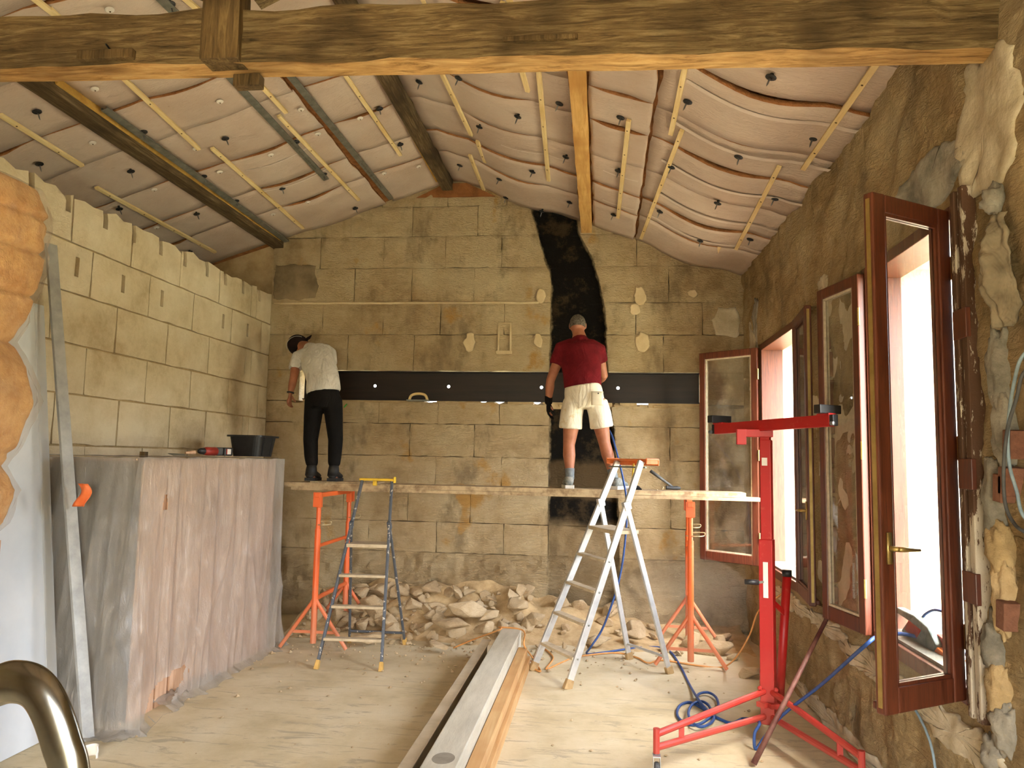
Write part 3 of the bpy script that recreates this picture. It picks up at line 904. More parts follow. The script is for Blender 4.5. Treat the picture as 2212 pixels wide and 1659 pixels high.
def glass_mat():
    t = NT('dusty window glass')
    tr = t.n('ShaderNodeBsdfTransparent'); tr.inputs[0].default_value = (.93, .94, .92, 1)
    gl = t.n('ShaderNodeBsdfGlossy'); gl.inputs['Roughness'].default_value = .02
    fr = t.n('ShaderNodeLayerWeight'); fr.inputs[0].default_value = .5
    ff = t.math('ADD', t.math('MULTIPLY', t.math('POWER', fr.outputs['Facing'], 4.0), .8), .07)
    mx = t.n('ShaderNodeMixShader'); t.l(ff, mx.inputs[0]); t.l(tr.outputs[0], mx.inputs[1]); t.l(gl.outputs[0], mx.inputs[2])
    df = t.n('ShaderNodeBsdfDiffuse'); df.inputs[0].default_value = srgb((206, 196, 172))
    m2 = t.n('ShaderNodeMixShader'); t.l(t.math('MULTIPLY', t.smooth(t.noise(5, 5, .7), .3, .8), .22), m2.inputs[0])
    t.l(mx.outputs[0], m2.inputs[1]); t.l(df.outputs[0], m2.inputs[2]); t.l(m2.outputs[0], t.out.inputs[0])
    return t.mat
M['glass'] = glass_mat()
def casement(win, hinge, free, z0, z1, label, handle_side, sw=.07, th=.045):
    h, f = V((hinge[0], hinge[1], 0)), V((free[0], free[1], 0))
    u = (f - h).normalized(); n = V((0, 0, 1)).cross(u); W = (f - h).length
    P = lambda a, z, d=0: h + u * a + V((0, 0, z)) + n * d
    m = MB()
    for a in (sw / 2, W - sw / 2):
        m.obox(P(a, (z0 + z1) / 2), u, n, (0, 0, 1), sw, th, z1 - z0)
    m.obox(P(W / 2, z1 - sw / 2), u, n, (0, 0, 1), W - 2 * sw, th * .98, sw)
    m.obox(P(W / 2, z0 + sw * .65), u, n, (0, 0, 1), W - 2 * sw, th * .98, sw * 1.3)
    s = m.build('sash', M['mahog'], win, bevel=.006)
    s['label'] = label
    m = MB(); g0, g1 = z0 + sw * 1.3, z1 - sw
    m.add([P(sw - .005, g0 - .005), P(W - sw + .005, g0 - .005), P(W - sw + .005, g1 + .005), P(sw - .005, g1 + .005)], [(0, 1, 2, 3)]); m.build('pane', M['glass'], s)
    m = MB()
    for q in (-1, 1):
        for a in (sw + .006, W - sw - .006): m.obox(P(a, (g0 + g1) / 2, q * .009), u, n, (0, 0, 1), .014, .012, g1 - g0)
        for z in (g0 + .006, g1 - .006): m.obox(P(W / 2, z, q * .009), u, n, (0, 0, 1), W - 2 * sw, .012, .014)
    m.build('glazing_bead', M['putty'] if handle_side == 0 else M['mahog'], s)
    m = MB(); m.obox(P(W / 2, z0 + .025, -handle_side * .03 if handle_side else -.03), u, n, (0, 0, 1), W - .02, .03, .03); m.build('drip_rail', M['mahog'], s, bevel=.006)
    m = MB(); m.obox(P(W + .0015, (z0 + z1) / 2), u, n, (0, 0, 1), .003, .018, z1 - z0 - .05); m.build('brass_strip', M['brass'], s)
    for z in (z0 + .25, (z0 + z1) / 2, z1 - .25):
        m = MB(); m.tube([P(-.008, z - .05, th / 2), P(-.008, z + .05, th / 2)], .008, 8); m.build('hinge', M['brass'], s)
    if handle_side:
        zc = z0 + .62
        k = handle_side
        m = MB(); m.obox(P(W - sw * .5, zc, k * (th / 2 + .004)), u, n, (0, 0, 1), .026, .008, .12)
        m.lathe(P(W - sw * .5, zc, k * (th / 2)), n * k, [(.011, 0), (.010, .045)], 10)
        m.tube([P(W - sw * .5, zc, k * (th / 2 + .045)), P(W - sw * .5 - .04, zc - .002, k * (th / 2 + .05)), P(W - sw * .5 - .115, zc - .006, k * (th / 2 + .05))], [.010, .009, .006], 8)
        m.build('handle', M['brass'], s, smooth=True)
    return s
def window(name, y0, y1, label):
    m = MB(); x0, x1, fw = WR - .005, WR + .19, .06
    m.box((x0, y0 - .01, ZS), (x1, y0 + fw, ZH)); m.box((x0, y1 - fw, ZS), (x1, y1 + .01, ZH))
    m.box((x0, y0 + fw, ZH - fw), (x1, y1 - fw, ZH)); m.box((x0, y0 + fw, ZS - .01), (x1 + .02, y1 - fw, ZS + fw))
    w = struct(m.build(name, M['mahog'], origin=(WR, (y0 + y1) / 2, ZS), bevel=.004), label)
    m = MB()
    for z in (ZS + fw + .012,): m.box((x0 + .03, y0 + fw, z - .012), (x1, y1 - fw, z + .004))
    m.build('sill_channel', M['galv'], w)
    m = MB(); m.box((x1, y0 - .0, ZS - .06), (WR + .56, y1, ZS - .005)); m.build('sill', M['reveal'], w)
    return w
w1 = window('window_1', OA[0], OA[1], 'tall mahogany window beside the flaking painted post')
w2 = window('window_2', OB[0], OB[1], 'tall mahogany window next to the back wall')
casement(w1, (1.465, 3.42), (1.06, 3.15), ZS + .01, ZH - .02, 'mahogany casement standing open into the room, brass handle on its stile', 1, .075)
casement(w1, (1.455, 4.47), (1.36, 4.94), ZS + .03, ZH - .03, 'mahogany casement folded back flat against the pier', 0, .065)
casement(w2, (1.455, 7.34), (0.98, 7.76), ZS + .02, ZH - .03, 'mahogany casement swung open in front of the back wall', 0, .065)
casement(w2, (1.455, 5.96), (1.395, 5.36), ZS + .02, ZH - .03, 'mahogany casement folded back on the pier next to broken bricks', -1, .065)
# ------------------------------------------------------------------ steel lintel in its slot
M['primer'] = plain('dark primed steel', (24, 17, 13), (40, 28, 21), 3, 0.45, 0.3, bump=0.1, stretch=(.5, 4, 6))
lin = thing('steel_lintel', (-1.1, 8.27, 2.325), 'long dark primed steel lintel with bolt holes set into a slot of the back wall', 'steel beam')
LX0, LX1, LZ0, LZ1, LY = -3.30, 1.03, 2.322, 2.645, 8.255
holes = [-2.49, -1.66, -0.64, 0.18, -3.1]
m = MB()
hz, hs, hr = 2.485, 0.05, 0.017
xs = sorted(holes)
def wall_rect(x0, x1, z0, z1): m.box((x0, LY, z0), (x1, LY + .012, z1))
wall_rect(LX0, LX1, LZ0, hz - hs); wall_rect(LX0, LX1, hz + hs, LZ1)
cur = LX0
for hx in xs:
    wall_rect(cur, hx - hs, hz - hs, hz + hs); cur = hx + hs
    n = 16; ci, sq = [], []
    for k in range(n):
        a = 2 * PI * k / n; c, s_ = math.cos(a), math.sin(a); q = 1 / max(abs(c), abs(s_))
        ci.append((hx + hr * c, hz + hr * s_)); sq.append((hx + hs * c * q, hz + hs * s_ * q))
    vs = [V((x, LY, z)) for x, z in ci + sq] + [V((x, LY + .012, z)) for x, z in ci]
    m.add(vs, [(k, (k + 1) % n, n + (k + 1) % n, n + k) for k in range(n)] + [((k + 1) % n, k, 2 * n + k, 2 * n + (k + 1) % n) for k in range(n)])
wall_rect(cur, LX1, hz - hs, hz + hs)
m.build('web', M['primer'], lin)
for z in (LZ0 + .006, LZ1 - .006):
    m = MB(); m.box((LX0, LY - .05, z - .006), (LX1, LY, z + .006)); m.build('flange', M['primer'], lin)
m = MB()
for a, b in ((-3.3, -1.92), (-1.78, -1.3), (-1.0, -.72), (-.62, .12), (.2, .38), (.5, 1.03)):
    m.box((a, 8.22, 2.25), (b, 8.6, 2.323))
m.build('mortar_bed', M['mortar'], wall_back)
# the rough ledge of broken stone under it
rnd = random.Random(9)
for k in range(22):
    x = -3.2 + k * .2 + rnd.uniform(-.05, .05)
    if x > 1: break
    m = MB()
    m.lathe((x, 8.3, 2.27), (0, 0, 1), [(.09, 0), (.10, .025), (.06, .045 + rnd.uniform(-.005, .012)), (.001, .05)], 7)
    for i, p in enumerate(m.v): m.v[i] = p + V((nz(p, 20), nz(p, 20, 3), nz(p, 20, 5))) * .012
    m.build('shim_stone', M['mortar'], wall_back)

# ------------------------------------------------------------------ scaffold boards
M['board'] = wood('dusty scaffold board', (120, 98, 72), (156, 132, 100), (184, 162, 130), (1.5, 14, 14), 2.2, 0.9, 0.4, dust=(190, 168, 132))
PT = 1.445
bd = rough_beam((-3.02, 7.33, PT - .021), (1.30, 7.33, PT - .021), .34, .042, [M['board']], None, 'scaffold_board', 40, .003, 3)
tag(bd, 'long dusty scaffold board the two workers stand on', 'board')
bd = rough_beam((-2.95, 7.31, PT - .058), (1.44, 7.31, PT - .058), .30, .03, [M['board']], None, 'scaffold_board', 40, .002, 8)
tag(bd, 'lower scaffold board resting directly on the orange trestles', 'board')
m = MB(); m.box((-2.78, 7.2, PT), (-2.12, 7.48, PT + .012))
tag(m.build('plywood_offcut', M['board'], bevel=.002), 'thin plywood offcut under the boots of the worker in black trousers', 'board')

# ------------------------------------------------------------------ orange trestles
def paint(name, c, dust):
    t = NT(name)
    sep = t.n('ShaderNodeSeparateXYZ'); t.l(t.pos, sep.inputs[0])
    low = t.math('SUBTRACT', 1.0, t.smooth(t.math('ADD', sep.outputs[2], t.math('MULTIPLY', t.noise(5, 4, .6), .5)), 0.3, 0.9))
    cc = t.mix(t.math('MULTIPLY', low, 0.75), srgb(c)[:3], srgb(dust)[:3])
    cc = t.mix(t.math('MULTIPLY', t.smooth(t.noise(16, 5, .7), .58, .7), .5), cc, srgb(dust)[:3])
    return t.done(cc, 0.45, None, 0, 0.5)
M['orange'] = paint('orange paint', (228, 102, 44), (196, 134, 100))
M['wire'] = plain('zinc wire', (176, 160, 120), (198, 184, 146), 9, 0.4, 0.6)
def trestle(label, pf, pr, fw):
    r = thing('trestle', ((pf[0] + pr[0]) / 2, (pf[1] + pr[1]) / 2, 0), label, 'trestle')
    zt = PT - .073
    d = (V((*pr, 0)) - V((*pf, 0))).normalized()
    s = V((d.y, -d.x, 0))
    for (x, y) in (pf, pr):
        p = V((x, y, 0))
        m = MB(); m.tube([p + V((0, 0, .06)), p + V((0, 0, 1.05))], .027, 12); m.build('post', M['orange'], r, smooth=False)
        m = MB(); m.tube([p + V((0, 0, 1.0)), p + V((0, 0, zt - .02))], .021, 12); m.build('inner_post', M['orange'], r)
        for q in (-1, 1):
            m = MB(); m.tube([p + V((0, 0, .46)), p + s * q * .03 + V((0, 0, .40)), p + s * q * fw + V((0, 0, .017))], [.015, .017, .017], 10); m.build('leg', M['orange'], r)
        m = MB(); m.bar(p - s * fw * .62 + V((0, 0, .155)), p + s * fw * .62 + V((0, 0, .155)), .006, .025); m.build('leg_brace', M['orange'], r)
        m = MB(); c = p + V((0, 0, 1.09))
        m.tube(catmull([c - s * .035, c + s * .05 + d * -.03, c + s * .11 + V((0, 0, .005)), c + s * .115 + V((0, 0, .03)), c + s * .05 + V((0, 0, .03)), c + s * .0 + V((0, 0, .025))], 5), .0045, 6); m.build('locking_pin', M['wire'], r)
        m = MB(); m.bar(p + V((0, 0, zt - .13)) - d * .0 + s * .0, p + V((0, 0, zt)), .05, .05); m.build('top_socket', M['orange'], r, bevel=.003)
    a, b = V((*pf, 0)), V((*pr, 0))
    for z, w in ((.44, .020), (.90, .017)):
        m = MB(); m.tube([a + V((0, 0, z)), b + V((0, 0, z))], w, 10); m.build('cross_tube', M['orange'], r)
    m = MB(); m.bar(a - d * .06 + V((0, 0, zt - .02)), b + d * .06 + V((0, 0, zt - .02)), .045, .04); m.build('top_bar', M['orange'], r, bevel=.003)
    for e in (a - d * .05, b + d * .05):
        m = MB(); m.obox(e + V((0, 0, zt - .06)), s, d, (0, 0, 1), .075, .008, .13); m.build('end_plate', M['orange'], r, bevel=.002)
    return r
trestle('orange steel trestle behind the paint-spattered stepladder', (-2.50, 6.72), (-2.52, 7.62), .30)
trestle('orange steel trestle beside the open window casement', (0.76, 6.72), (0.84, 7.62), .29)

# ------------------------------------------------------------------ stepladders
M['alu'] = plain('worn aluminium', (176, 180, 182), (206, 208, 208), 14, 0.38, 0.75)
M['alu_side'] = plain('pale aluminium rail', (190, 192, 192), (214, 214, 210), 9, 0.45, 0.5)
def spatter():
    t = NT('paint spattered steel')
    c = t.mix(t.smooth(t.noise(28, 4, .6), .60, .64), srgb((96, 102, 110))[:3], srgb((214, 210, 200))[:3])
    return t.done(c, .45, None, .5, .5)
M['spatter'] = spatter()
M['tread_dust'] = plain('dusty tread', (176, 158, 128), (202, 186, 156), 12, 0.8)
M['yellow'] = plain('yellow plastic', (206, 164, 20), (226, 190, 50), 14, 0.5)
M['tan_foot'] = plain('tan rubber foot', (190, 148, 74), (208, 170, 96), 14, 0.7)
M['orange_pl'] = plain('orange plastic', (222, 112, 48), (234, 134, 70), 14, 0.45)
M['foot_grey'] = plain('dusty ladder foot', (150, 122, 82), (180, 152, 108), 14, 0.8)
def vplane(px, py, a, b):
    a, b = V(a), V(b); d = (b - a); n = V((d.y, -d.x, 0)); return onP(px, py, a, n)
def stepladder(label, fA, fB, bA, bB, tA, tB, hf, steps, mats, rw, rd, platform_z, top, foot):
    fA, fB, bA, bB, tA, tB = map(V, (fA, fB, bA, bB, tA, tB))
    r = thing('stepladder', (fA + fB + bA + bB) / 4, label, 'ladder')
    acr = (fB - fA).normalized()
    for f, t in ((fA, tA), (fB, tB)):
        m = MB(); m.bar(f, t, rw, rd, side=acr); m.build('front_rail', mats[0], r, bevel=.004)
        m = MB(); m.bar(f - (t - f).normalized() * .005, f + (t - f).normalized() * .07, rw + .016, rd + .016, side=acr, w1=rw + .006, h1=rd + .006); m.build('foot', foot, r, bevel=.004)
    hA, hB = fA + (tA - fA) * hf, fB + (tB - fB) * hf
    for b, h in ((bA, hA), (bB, hB)):
        m = MB(); m.bar(b, h, rw * .9, rd * .8, side=acr); m.build('rear_rail', mats[0], r, bevel=.004)
        m = MB(); m.bar(b - (h - b).normalized() * .005, b + (h - b).normalized() * .06, rw + .012, rd + .008, side=acr); m.build('foot', foot, r, bevel=.004)
        m = MB(); m.obox(h, acr, (h - b), (h - b).cross(acr), rw + .012, .07, rd + .01); m.build('hinge_bracket', mats[0], r, bevel=.004)
    for q in (.10,):
        m = MB(); m.tube([bA + (hA - bA) * q, bB + (hB - bB) * q], .012, 8); m.build('rear_bar', mats[0], r)
    back = ((bA + bB) / 2 - (fA + fB) / 2); back.z = 0; back.normalize()
    for z in steps:
        a = fA + (tA - fA) * (z / tA.z); b = fB + (tB - fB) * (z / tB.z)
        m = MB(); m.obox((a + b) / 2 + back * .0, (b - a), back, (0, 0, 1), (b - a).length - rw * .6, .075, .022); m.build('tread', [mats[1]], r, bevel=.004)
        for e in (a, b):
            m = MB(); m.lathe(e + acr * (rw * .52 if e is b else -rw * .52), acr * (1 if e is b else -1), [(.009, -.004), (.009, .001), (.004, .003)], 8); m.build('rivet', M['galv'], r)
    z = platform_z
    a = fA + (tA - fA) * (z / tA.z); b = fB + (tB - fB) * (z / tB.z)
    m = MB(); m.obox((a + b) / 2 + back * .09, (b - a), back, (0, 0, 1), (b - a).length - rw * .6, .24, .03); m.build('platform', mats[1], r, bevel=.004)
    c = (tA + tB) / 2; w = (tB - tA).length
    if top == 'yellow':
        m = MB(); m.obox(c + V((0, 0, .0)), acr, back, (0, 0, 1), w + .05, .06, .022)
        m.obox(c - acr * .02 - V((0, 0, .03)), acr, back, (0, 0, 1), .035, .035, .05)
        m.obox(c + acr * (w / 2 + .025), acr, back, (0, 0, 1), .012, .07, .055)
        m.build('top_tray', M['yellow'], r, bevel=.006)
    else:
        m = MB()
        m.obox(c + back * .03 + V((0, 0, .012)), acr, back, (0, 0, 1), w + .06, .13, .016)
        for q in (-1, 1): m.obox(c + back * .03 + acr * q * (w / 2 + .02), acr, back, (0, 0, 1), .014, .13, .05)
        m.obox(c + back * .09 + V((0, 0, -.01)), acr, back, (0, 0, 1), w + .06, .014, .05)
        m.build('top_tray', M['orange_pl'], r, bevel=.006)
        m = MB(); m.bar(c - back * .02 - V((0, 0, .05)) - acr * w * .5, c - back * .02 - V((0, 0, .05)) + acr * w * .5, .018, .012); m.build('top_bar', M['galv'], r)
        m = MB(); q = c + back * .05; m.tube([q - V((0, 0, .02)), q - V((0, 0, .18)) - acr * .02], .008, 6); m.build('yellow_strap', M['yellow'], r)
    return r
fA, fB = onZ(683, 1445), onZ(823, 1450); bA, bB = onZ(755, 1387), onZ(875, 1392)
# front rails lean back over the feet: 0.40 m of run per metre of height
def lean(f, px, py, run):
    for _ in range(20):
        z = 1.5
        y = f.y + run * z
        for __ in range(8):
            p = onY(px, py, y); y = f.y + run * p.z
        return p
tA, tB = lean(fA, 783, 1036, .40), lean(fB, 847, 1036, .40)
stepladder('short paint-spattered steel stepladder with yellow top tray', fA, fB, bA, bB, tA, tB, .74, [.22, .46, .70], (M['spatter'], M['tread_dust']), .022, .035, .94, 'yellow', M['tan_foot'])
fA, fB = onZ(1150, 1448), onZ(1225, 1488); bA, bB = onZ(1360, 1424), onZ(1447, 1455)
tA, tB = vplane(1334, 996, fA, bA), vplane(1385, 996, fB, bB)
zt = (tA.z + tB.z) / 2
stepladder('tall aluminium stepladder with orange top tray standing before the worker in shorts', fA, fB, bA, bB, tA, tB, .79, [.21, .45, .69, .92], (M['alu_side'], M['tread_dust']), .026, .055, 1.14, 'orange', M['foot_grey'])

# ------------------------------------------------------------------ long timbers on the floor
M['grey_timber'] = plain('dusty grey timber', (182, 176, 156), (204, 198, 178), 2, 0.85, bump=0.15, bscale=20, stretch=(6, 1, 6))
M['fresh_timber'] = wood('fresh sawn timber', (184, 140, 90), (202, 164, 112), (212, 180, 132), (12, .5, 12), 1.6, 0.75, 0.08)
def lay(name, pl, pr, zt, zb, far, mat, label, near=2.5, bevel=.006):
    x0, x1 = onZ(*pl, zt).x, onZ(*pr, zt).x
    y1 = onZ(*far, zt).y
    m = MB(); m.box((x0, near, zb), (x1, y1, zt))
    return tag(m.build(name, mat, bevel=bevel), label, 'timber'), x0, x1, y1
g, gx0, gx1, gy = lay('timber_beam', (905, 1659), (985, 1659), .25, 0.0, (1095, 1358), M['grey_timber'], 'big dust-grey timber beam lying on the floor towards the rubble')
m = MB(); c = onZ(958, 1638, .25); m.lathe((c.x, c.y, .2495), (0, 0, 1), [(.075, 0), (.074, .0012), (.001, .0014)], 20)
for i, p in enumerate(m.v): m.v[i] = V((c.x + (p.x - c.x) * .75, c.y + (p.y - c.y), p.z))
M['stain'] = plain('old wet stain', (128, 120, 104), (150, 142, 124), 10, .9); m.build('knot', M['stain'], g)
x0 = gx1 + .004
m = MB(); m.box((x0, 2.5, .085), (onZ(1037, 1659, .16).x, gy - .25, .16))
tag(m.build('timber_plank', M['fresh_timber'], bevel=.004), 'orange sawn plank, upper of two stacked against the grey timber beam', 'timber')
m = MB(); m.box((x0, 2.5, 0), (onZ(1037, 1659, .16).x + .025, gy - .2, .082))
tag(m.build('timber_plank', M['fresh_timber'], bevel=.004), 'orange sawn plank, lower of two stacked against the grey timber beam', 'timber')
M['pale_steel'] = plain('pale dusty profile', (176, 160, 132), (200, 186, 158), 4, .7, .1)
m = MB()
a, b, y1 = onZ(857, 1659, .2).x, onZ(890, 1659, .2).x, onZ(1035, 1380, .2).y
m.box((a, 2.5, .19), (b, y1, .2)); m.box((a, 2.5, 0), (b, y1, .012)); m.box(((a + b) / 2 - .006, 2.5, .012), ((a + b) / 2 + .006, y1, .19))
tag(m.build('steel_joist', M['pale_steel'], bevel=.003), 'pale dusty steel joist lying alongside the grey timber beam', 'steel beam')

# ------------------------------------------------------------------ red panel lift
M['red'] = paint('red lacquer', (164, 18, 18), (178, 76, 62))
M['rubber'] = plain('grey rubber', (60, 60, 60), (84, 84, 82), 9, .7)
MX, MY = 1.055, 5.12
lift = thing('panel_lift', (MX, MY, 0), 'red telescopic plasterboard lift on three wheeled legs near the windows', 'panel lift')
def sqtube(p0, p1, w, name, side=(1, 0, 0), mat=None):
    m = MB(); m.bar(p0, p1, w, w, side=side); return m.build(name, mat or M['red'], lift, bevel=.005)
sd = V((.92, -.4, 0))
sqtube((MX, MY, .10), (MX, MY, 1.23), .085, 'mast', sd)
sqtube((MX + .004, MY, 1.2), (MX + .004, MY, 1.86), .068, 'inner_mast', sd)
for z in (1.72, .98):
    m = MB(); q = V((MX, MY, z)) + sd.normalized().cross(V((0, 0, 1))) * .0; f = V((sd.y, -sd.x, 0)).normalized()
    m.obox(V((MX, MY, z)) + f * (.0355 if z > 1.3 else .044), sd, f, (0, 0, 1), .034 if z > 1.3 else .03, .001, .05 if z > 1.3 else .22); m.build('sticker', M['white_plastic'], lift)
# cradle
cl, cr = onY(1548, 927, 5.45), onY(1797, 908, 4.62)
cd_ = (cr - cl).normalized()
m = MB(); m.bar(cl, cr, .045, .07, side=cd_.cross(V((0, 0, 1)))); m.build('cradle_bar', M['red'], lift, bevel=.003)
cm = cl + (cr - cl) * .5; cm = V((MX, MY, cl.z + (cr.z - cl.z) * .5))
m = MB(); m.bar(V((MX, MY, 1.84)), cm + V((0, 0, -.03)), .06, .06, side=sd); m.obox(cm + V((-.06, -.02, -.05)), (1, -.1, 0), (0.1, 1, 0), (0, 0, 1), .20, .05, .05); m.obox(cm + V((-.155, -.02, -.075)), (1, -.1, 0), (.1, 1, 0), (0, 0, 1), .06, .06, .10); m.build('cradle_bracket', M['red'], lift, bevel=.004)
for e, o in ((cl, -1), (cr, 1)):
    m = MB()
    sdv = cd_.cross(V((0, 0, 1))).normalized()
    m.obox(e + V((0, 0, .065)) - cd_ * .03 * o, cd_, sdv, (0, 0, 1), .05, .17, .05); m.build('support_arm', M['black_plastic'], lift, bevel=.004)
    m = MB(); m.obox(e + V((0, 0, .037)) - cd_ * .04 * o, cd_, sdv, (0, 0, 1), .09, .06, .01); m.build('latch', M['red'], lift, bevel=.002)
    m = MB(); m.obox(e + cd_ * o * .012, cd_, sdv, (0, 0, 1), .03, .042, .064); m.build('end_cap', M['black_plastic'], lift, bevel=.003)
    m = MB(); m.lathe(e + cd_ * o * .02 - V((0, 0, .02)) + sdv * .03, cd_ * o, [(.012, 0), (.012, .02), (.005, .024)], 10); m.build('bolt', M['screw'], lift)
# legs
def lift_leg(end, z0, z1, wheel=True):
    e = V((end[0], end[1], 0)); b = V((MX, MY, 0)); d = (e - b).normalized(); s = V((d.y, -d.x, 0))
    m = MB()
    m.tube([b + d * .05 + V((0, 0, .30)), b + d * .3 + V((0, 0, .285)), e + V((0, 0, .235))], .019, 10)
    m.tube([b + d * .05 + V((0, 0, .15)), e + V((0, 0, .165))], .019, 10)
    m.bar(b.lerp(e, .80) + V((0, 0, .165)), b.lerp(e, .80) + V((0, 0, .24)), .012, .03)
    m.tube([e + V((0, 0, .135)), e + V((0, 0, .265))], .018, 10)
    m.build('leg', M['red'], lift, smooth=False)
    m = MB(); m.obox(b + d * .06 + V((0, 0, .225)), d, s, (0, 0, 1), .05, .06, .03); m.lathe(b + d * .09 + V((0, 0, .32)), (0, 0, 1), [(.014, 0), (.014, .012), (.006, .02)], 8); m.build('leg_lug', M['red'], lift)
    if wheel:
        c = e - d * .0 + V((.0, -.03, .05))
        m = MB(); m.lathe(c - V((.012, 0, 0)), (1, 0, 0), [(.02, 0), (.046, 0), (.05, .006), (.05, .018), (.046, .024), (.02, .024)], 20); w = m.build('wheel', M['rubber'], lift)
        m = MB()
        for q in (-1, 1): m.obox(c + V((q * .018, .01, .035)), (0, 1, 0), (1, 0, 0), (0, 0, 1), .045, .003, .085)
        m.obox(c + V((0, .015, .078)), (1, 0, 0), (0, 1, 0), (0, 0, 1), .042, .055, .006)
        m.tube([c + V((0, .03, .078)), c + V((0, .03, .10))], .012, 8); m.tube([c - V((.022, 0, 0)), c + V((.022, 0, 0))], .006, 8)
        m.build('wheel_fork', M['alu'], lift)
e1 = onZ(1418, 1600, .2); e2 = onZ(1905, 1690, .2); e3 = V((1.2, 5.72, 0))
lift_leg((e1.x, e1.y), 0, 0); lift_leg((1.33, 4.25), 0, 0); lift_leg((1.14, 5.74), 0, 0)
# crank and folded brace tube
cp = onY(1620, 1258, 5.05)
m = MB(); m.tube([V((MX - .03, MY - .03, cp.z)), V((cp.x + .05, 5.06, cp.z))], .008, 8); m.build('crank_shaft', M['galv'], lift)
m = MB(); m.tube([V((cp.x + .055, 5.06, cp.z)), V((cp.x - .03, 5.055, cp.z + .002))], .016, 12); m.build('crank_grip', M['black_plastic'], lift, smooth=True)
pa, pb = onY(1700, 1245, 5.2), onY(1682, 1545, 5.22)
m = MB(); m.tube([pa, pb], .028, 12); m.build('brace_tube', M['red'], lift, smooth=True)
m = MB(); m.tube([pa + V((0, 0, .0)), pa + V((0, 0, .04))], .031, 12); m.build('brace_cap', M['black_plastic'], lift, smooth=True)
m = MB(); m.bar(pa - V((0, 0, .25)), V((MX, MY, pa.z - .12)), .012, .03); m.bar(pb + V((0, 0, .08)), V((MX, MY, pb.z + .1)), .012, .03); m.bar(pb + V((0, 0, .0)), V((MX, MY, pb.z - .02)), .012, .03); m.build('brace_link', M['red'], lift)
# crowbar leaning on the wall
M['rust_bar'] = plain('dusty dark red bar', (84, 40, 36), (132, 92, 80), 9, .6)
q0, q1 = onZ(1628, 1650, .015), onX(1795, 1318, 1.385)
m = MB(); m.tube([q0, q0.lerp(q1, .5), q1], [.017, .014, .012], 10)
tag(m.build('digging_bar', M['rust_bar'], smooth=True), 'long dark red steel bar leaning from the floor to the window pier', 'bar')
# ------------------------------------------------------------------ draped crate along the block wall
M['crate_wood'] = wood('crate boards', (176, 136, 106), (206, 166, 134), (218, 184, 154), (14, 14, 1.2), 2, .8, .3)
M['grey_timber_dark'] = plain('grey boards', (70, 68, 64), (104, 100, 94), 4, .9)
CRX0, CRX1, CRY0, CRY1, CRZ = -3.60, -2.945, 4.74, 6.80, 1.655
cr = thing('wooden_crate', (-3.27, 5.77, 0), 'tall brown board crate hidden under the clear dust sheet', 'crate')
m = MB(); m.box((CRX0, CRY0 + .03, .02), (CRX1 - .03, CRY1 - .03, CRZ - .02)); m.build('carcass', M['crate_wood'], cr)
y = CRY0; k = 0
while y < CRY1 - .05:
    w = [.28, .17, .34, .22, .30, .26, .31][k % 7]; e = min(y + w, CRY1)
    m = MB(); m.box((CRX1 - .028, y, .0), (CRX1, e - (.035 if k % 2 else .02), CRZ - .012)); m.build('board', M['crate_wood'], cr); y = e; k += 1
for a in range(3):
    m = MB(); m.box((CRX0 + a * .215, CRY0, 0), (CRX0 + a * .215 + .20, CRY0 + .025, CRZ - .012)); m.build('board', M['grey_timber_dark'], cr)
m = MB(); m.box((CRX0, CRY0, CRZ - .012), (CRX1, CRY1, CRZ)); m.build('lid', M['crate_wood'], cr)
m = MB(); m.box((CRX1 - .05, CRY0 - .0, CRZ), (CRX1 - .015, CRY0 + .04, CRZ + .05)); m.build('corner_post', M['old_wood_z'], cr)
def plastic_mat(name, tint, dens, dust):
    t = NT(name)
    tr = t.n('ShaderNodeBsdfTransparent'); tr.inputs[0].default_value = (*tint, 1)
    df = t.n('ShaderNodeBsdfDiffuse'); df.inputs[0].default_value = srgb(dust)
    tl = t.n('ShaderNodeBsdfTranslucent'); tl.inputs[0].default_value = srgb(dust)
    gl = t.n('ShaderNodeBsdfGlossy'); gl.inputs['Roughness'].default_value = .16
    nb = t.bump(t.noise(6, 6, .7, t.mapped((2.2, 2.2, .8)), 2.5), .8, .05)
    for x in (df, tl, gl): t.l(nb, x.inputs['Normal'])
    a = t.n('ShaderNodeMixShader'); a.inputs[0].default_value = .35; t.l(df.outputs[0], a.inputs[1]); t.l(tl.outputs[0], a.inputs[2])
    b = t.n('ShaderNodeMixShader'); b.inputs[0].default_value = .2; t.l(a.outputs[0], b.inputs[1]); t.l(gl.outputs[0], b.inputs[2])
    c = t.n('ShaderNodeMixShader')
    t.l(t.math('ADD', t.math('MULTIPLY', t.noise(3.5, 5, .7, t.mapped((1, 1, .5))), .35), dens - .17), c.inputs[0])
    t.l(tr.outputs[0], c.inputs[1]); t.l(b.outputs[0], c.inputs[2]); t.l(c.outputs[0], t.out.inputs[0])
    return t.mat
M['plastic'] = plastic_mat('dusty clear sheet', (.95, .94, .92), .47, (232, 226, 216))
M['plastic_thin'] = plastic_mat('clear wrap', (.97, .96, .95), .16, (236, 226, 212))
per = [V((-3.66, 4.66, 0)), V((-2.925, 4.66, 0)), V((-2.905, 6.85, 0)), V((-3.35, 6.86, 0))]
seg = [(per[i + 1] - per[i]).length for i in range(3)]; LT = sum(seg)
def peri(s):
    d = s * LT
    for i in range(3):
        if d <= seg[i] or i == 2:
            t = min(1, d / seg[i]); p = per[i].lerp(per[i + 1], t); e = (per[i + 1] - per[i]).normalized(); return p, V((e.y, -e.x, 0)), i, t
        d -= seg[i]
CT = CRZ + .012
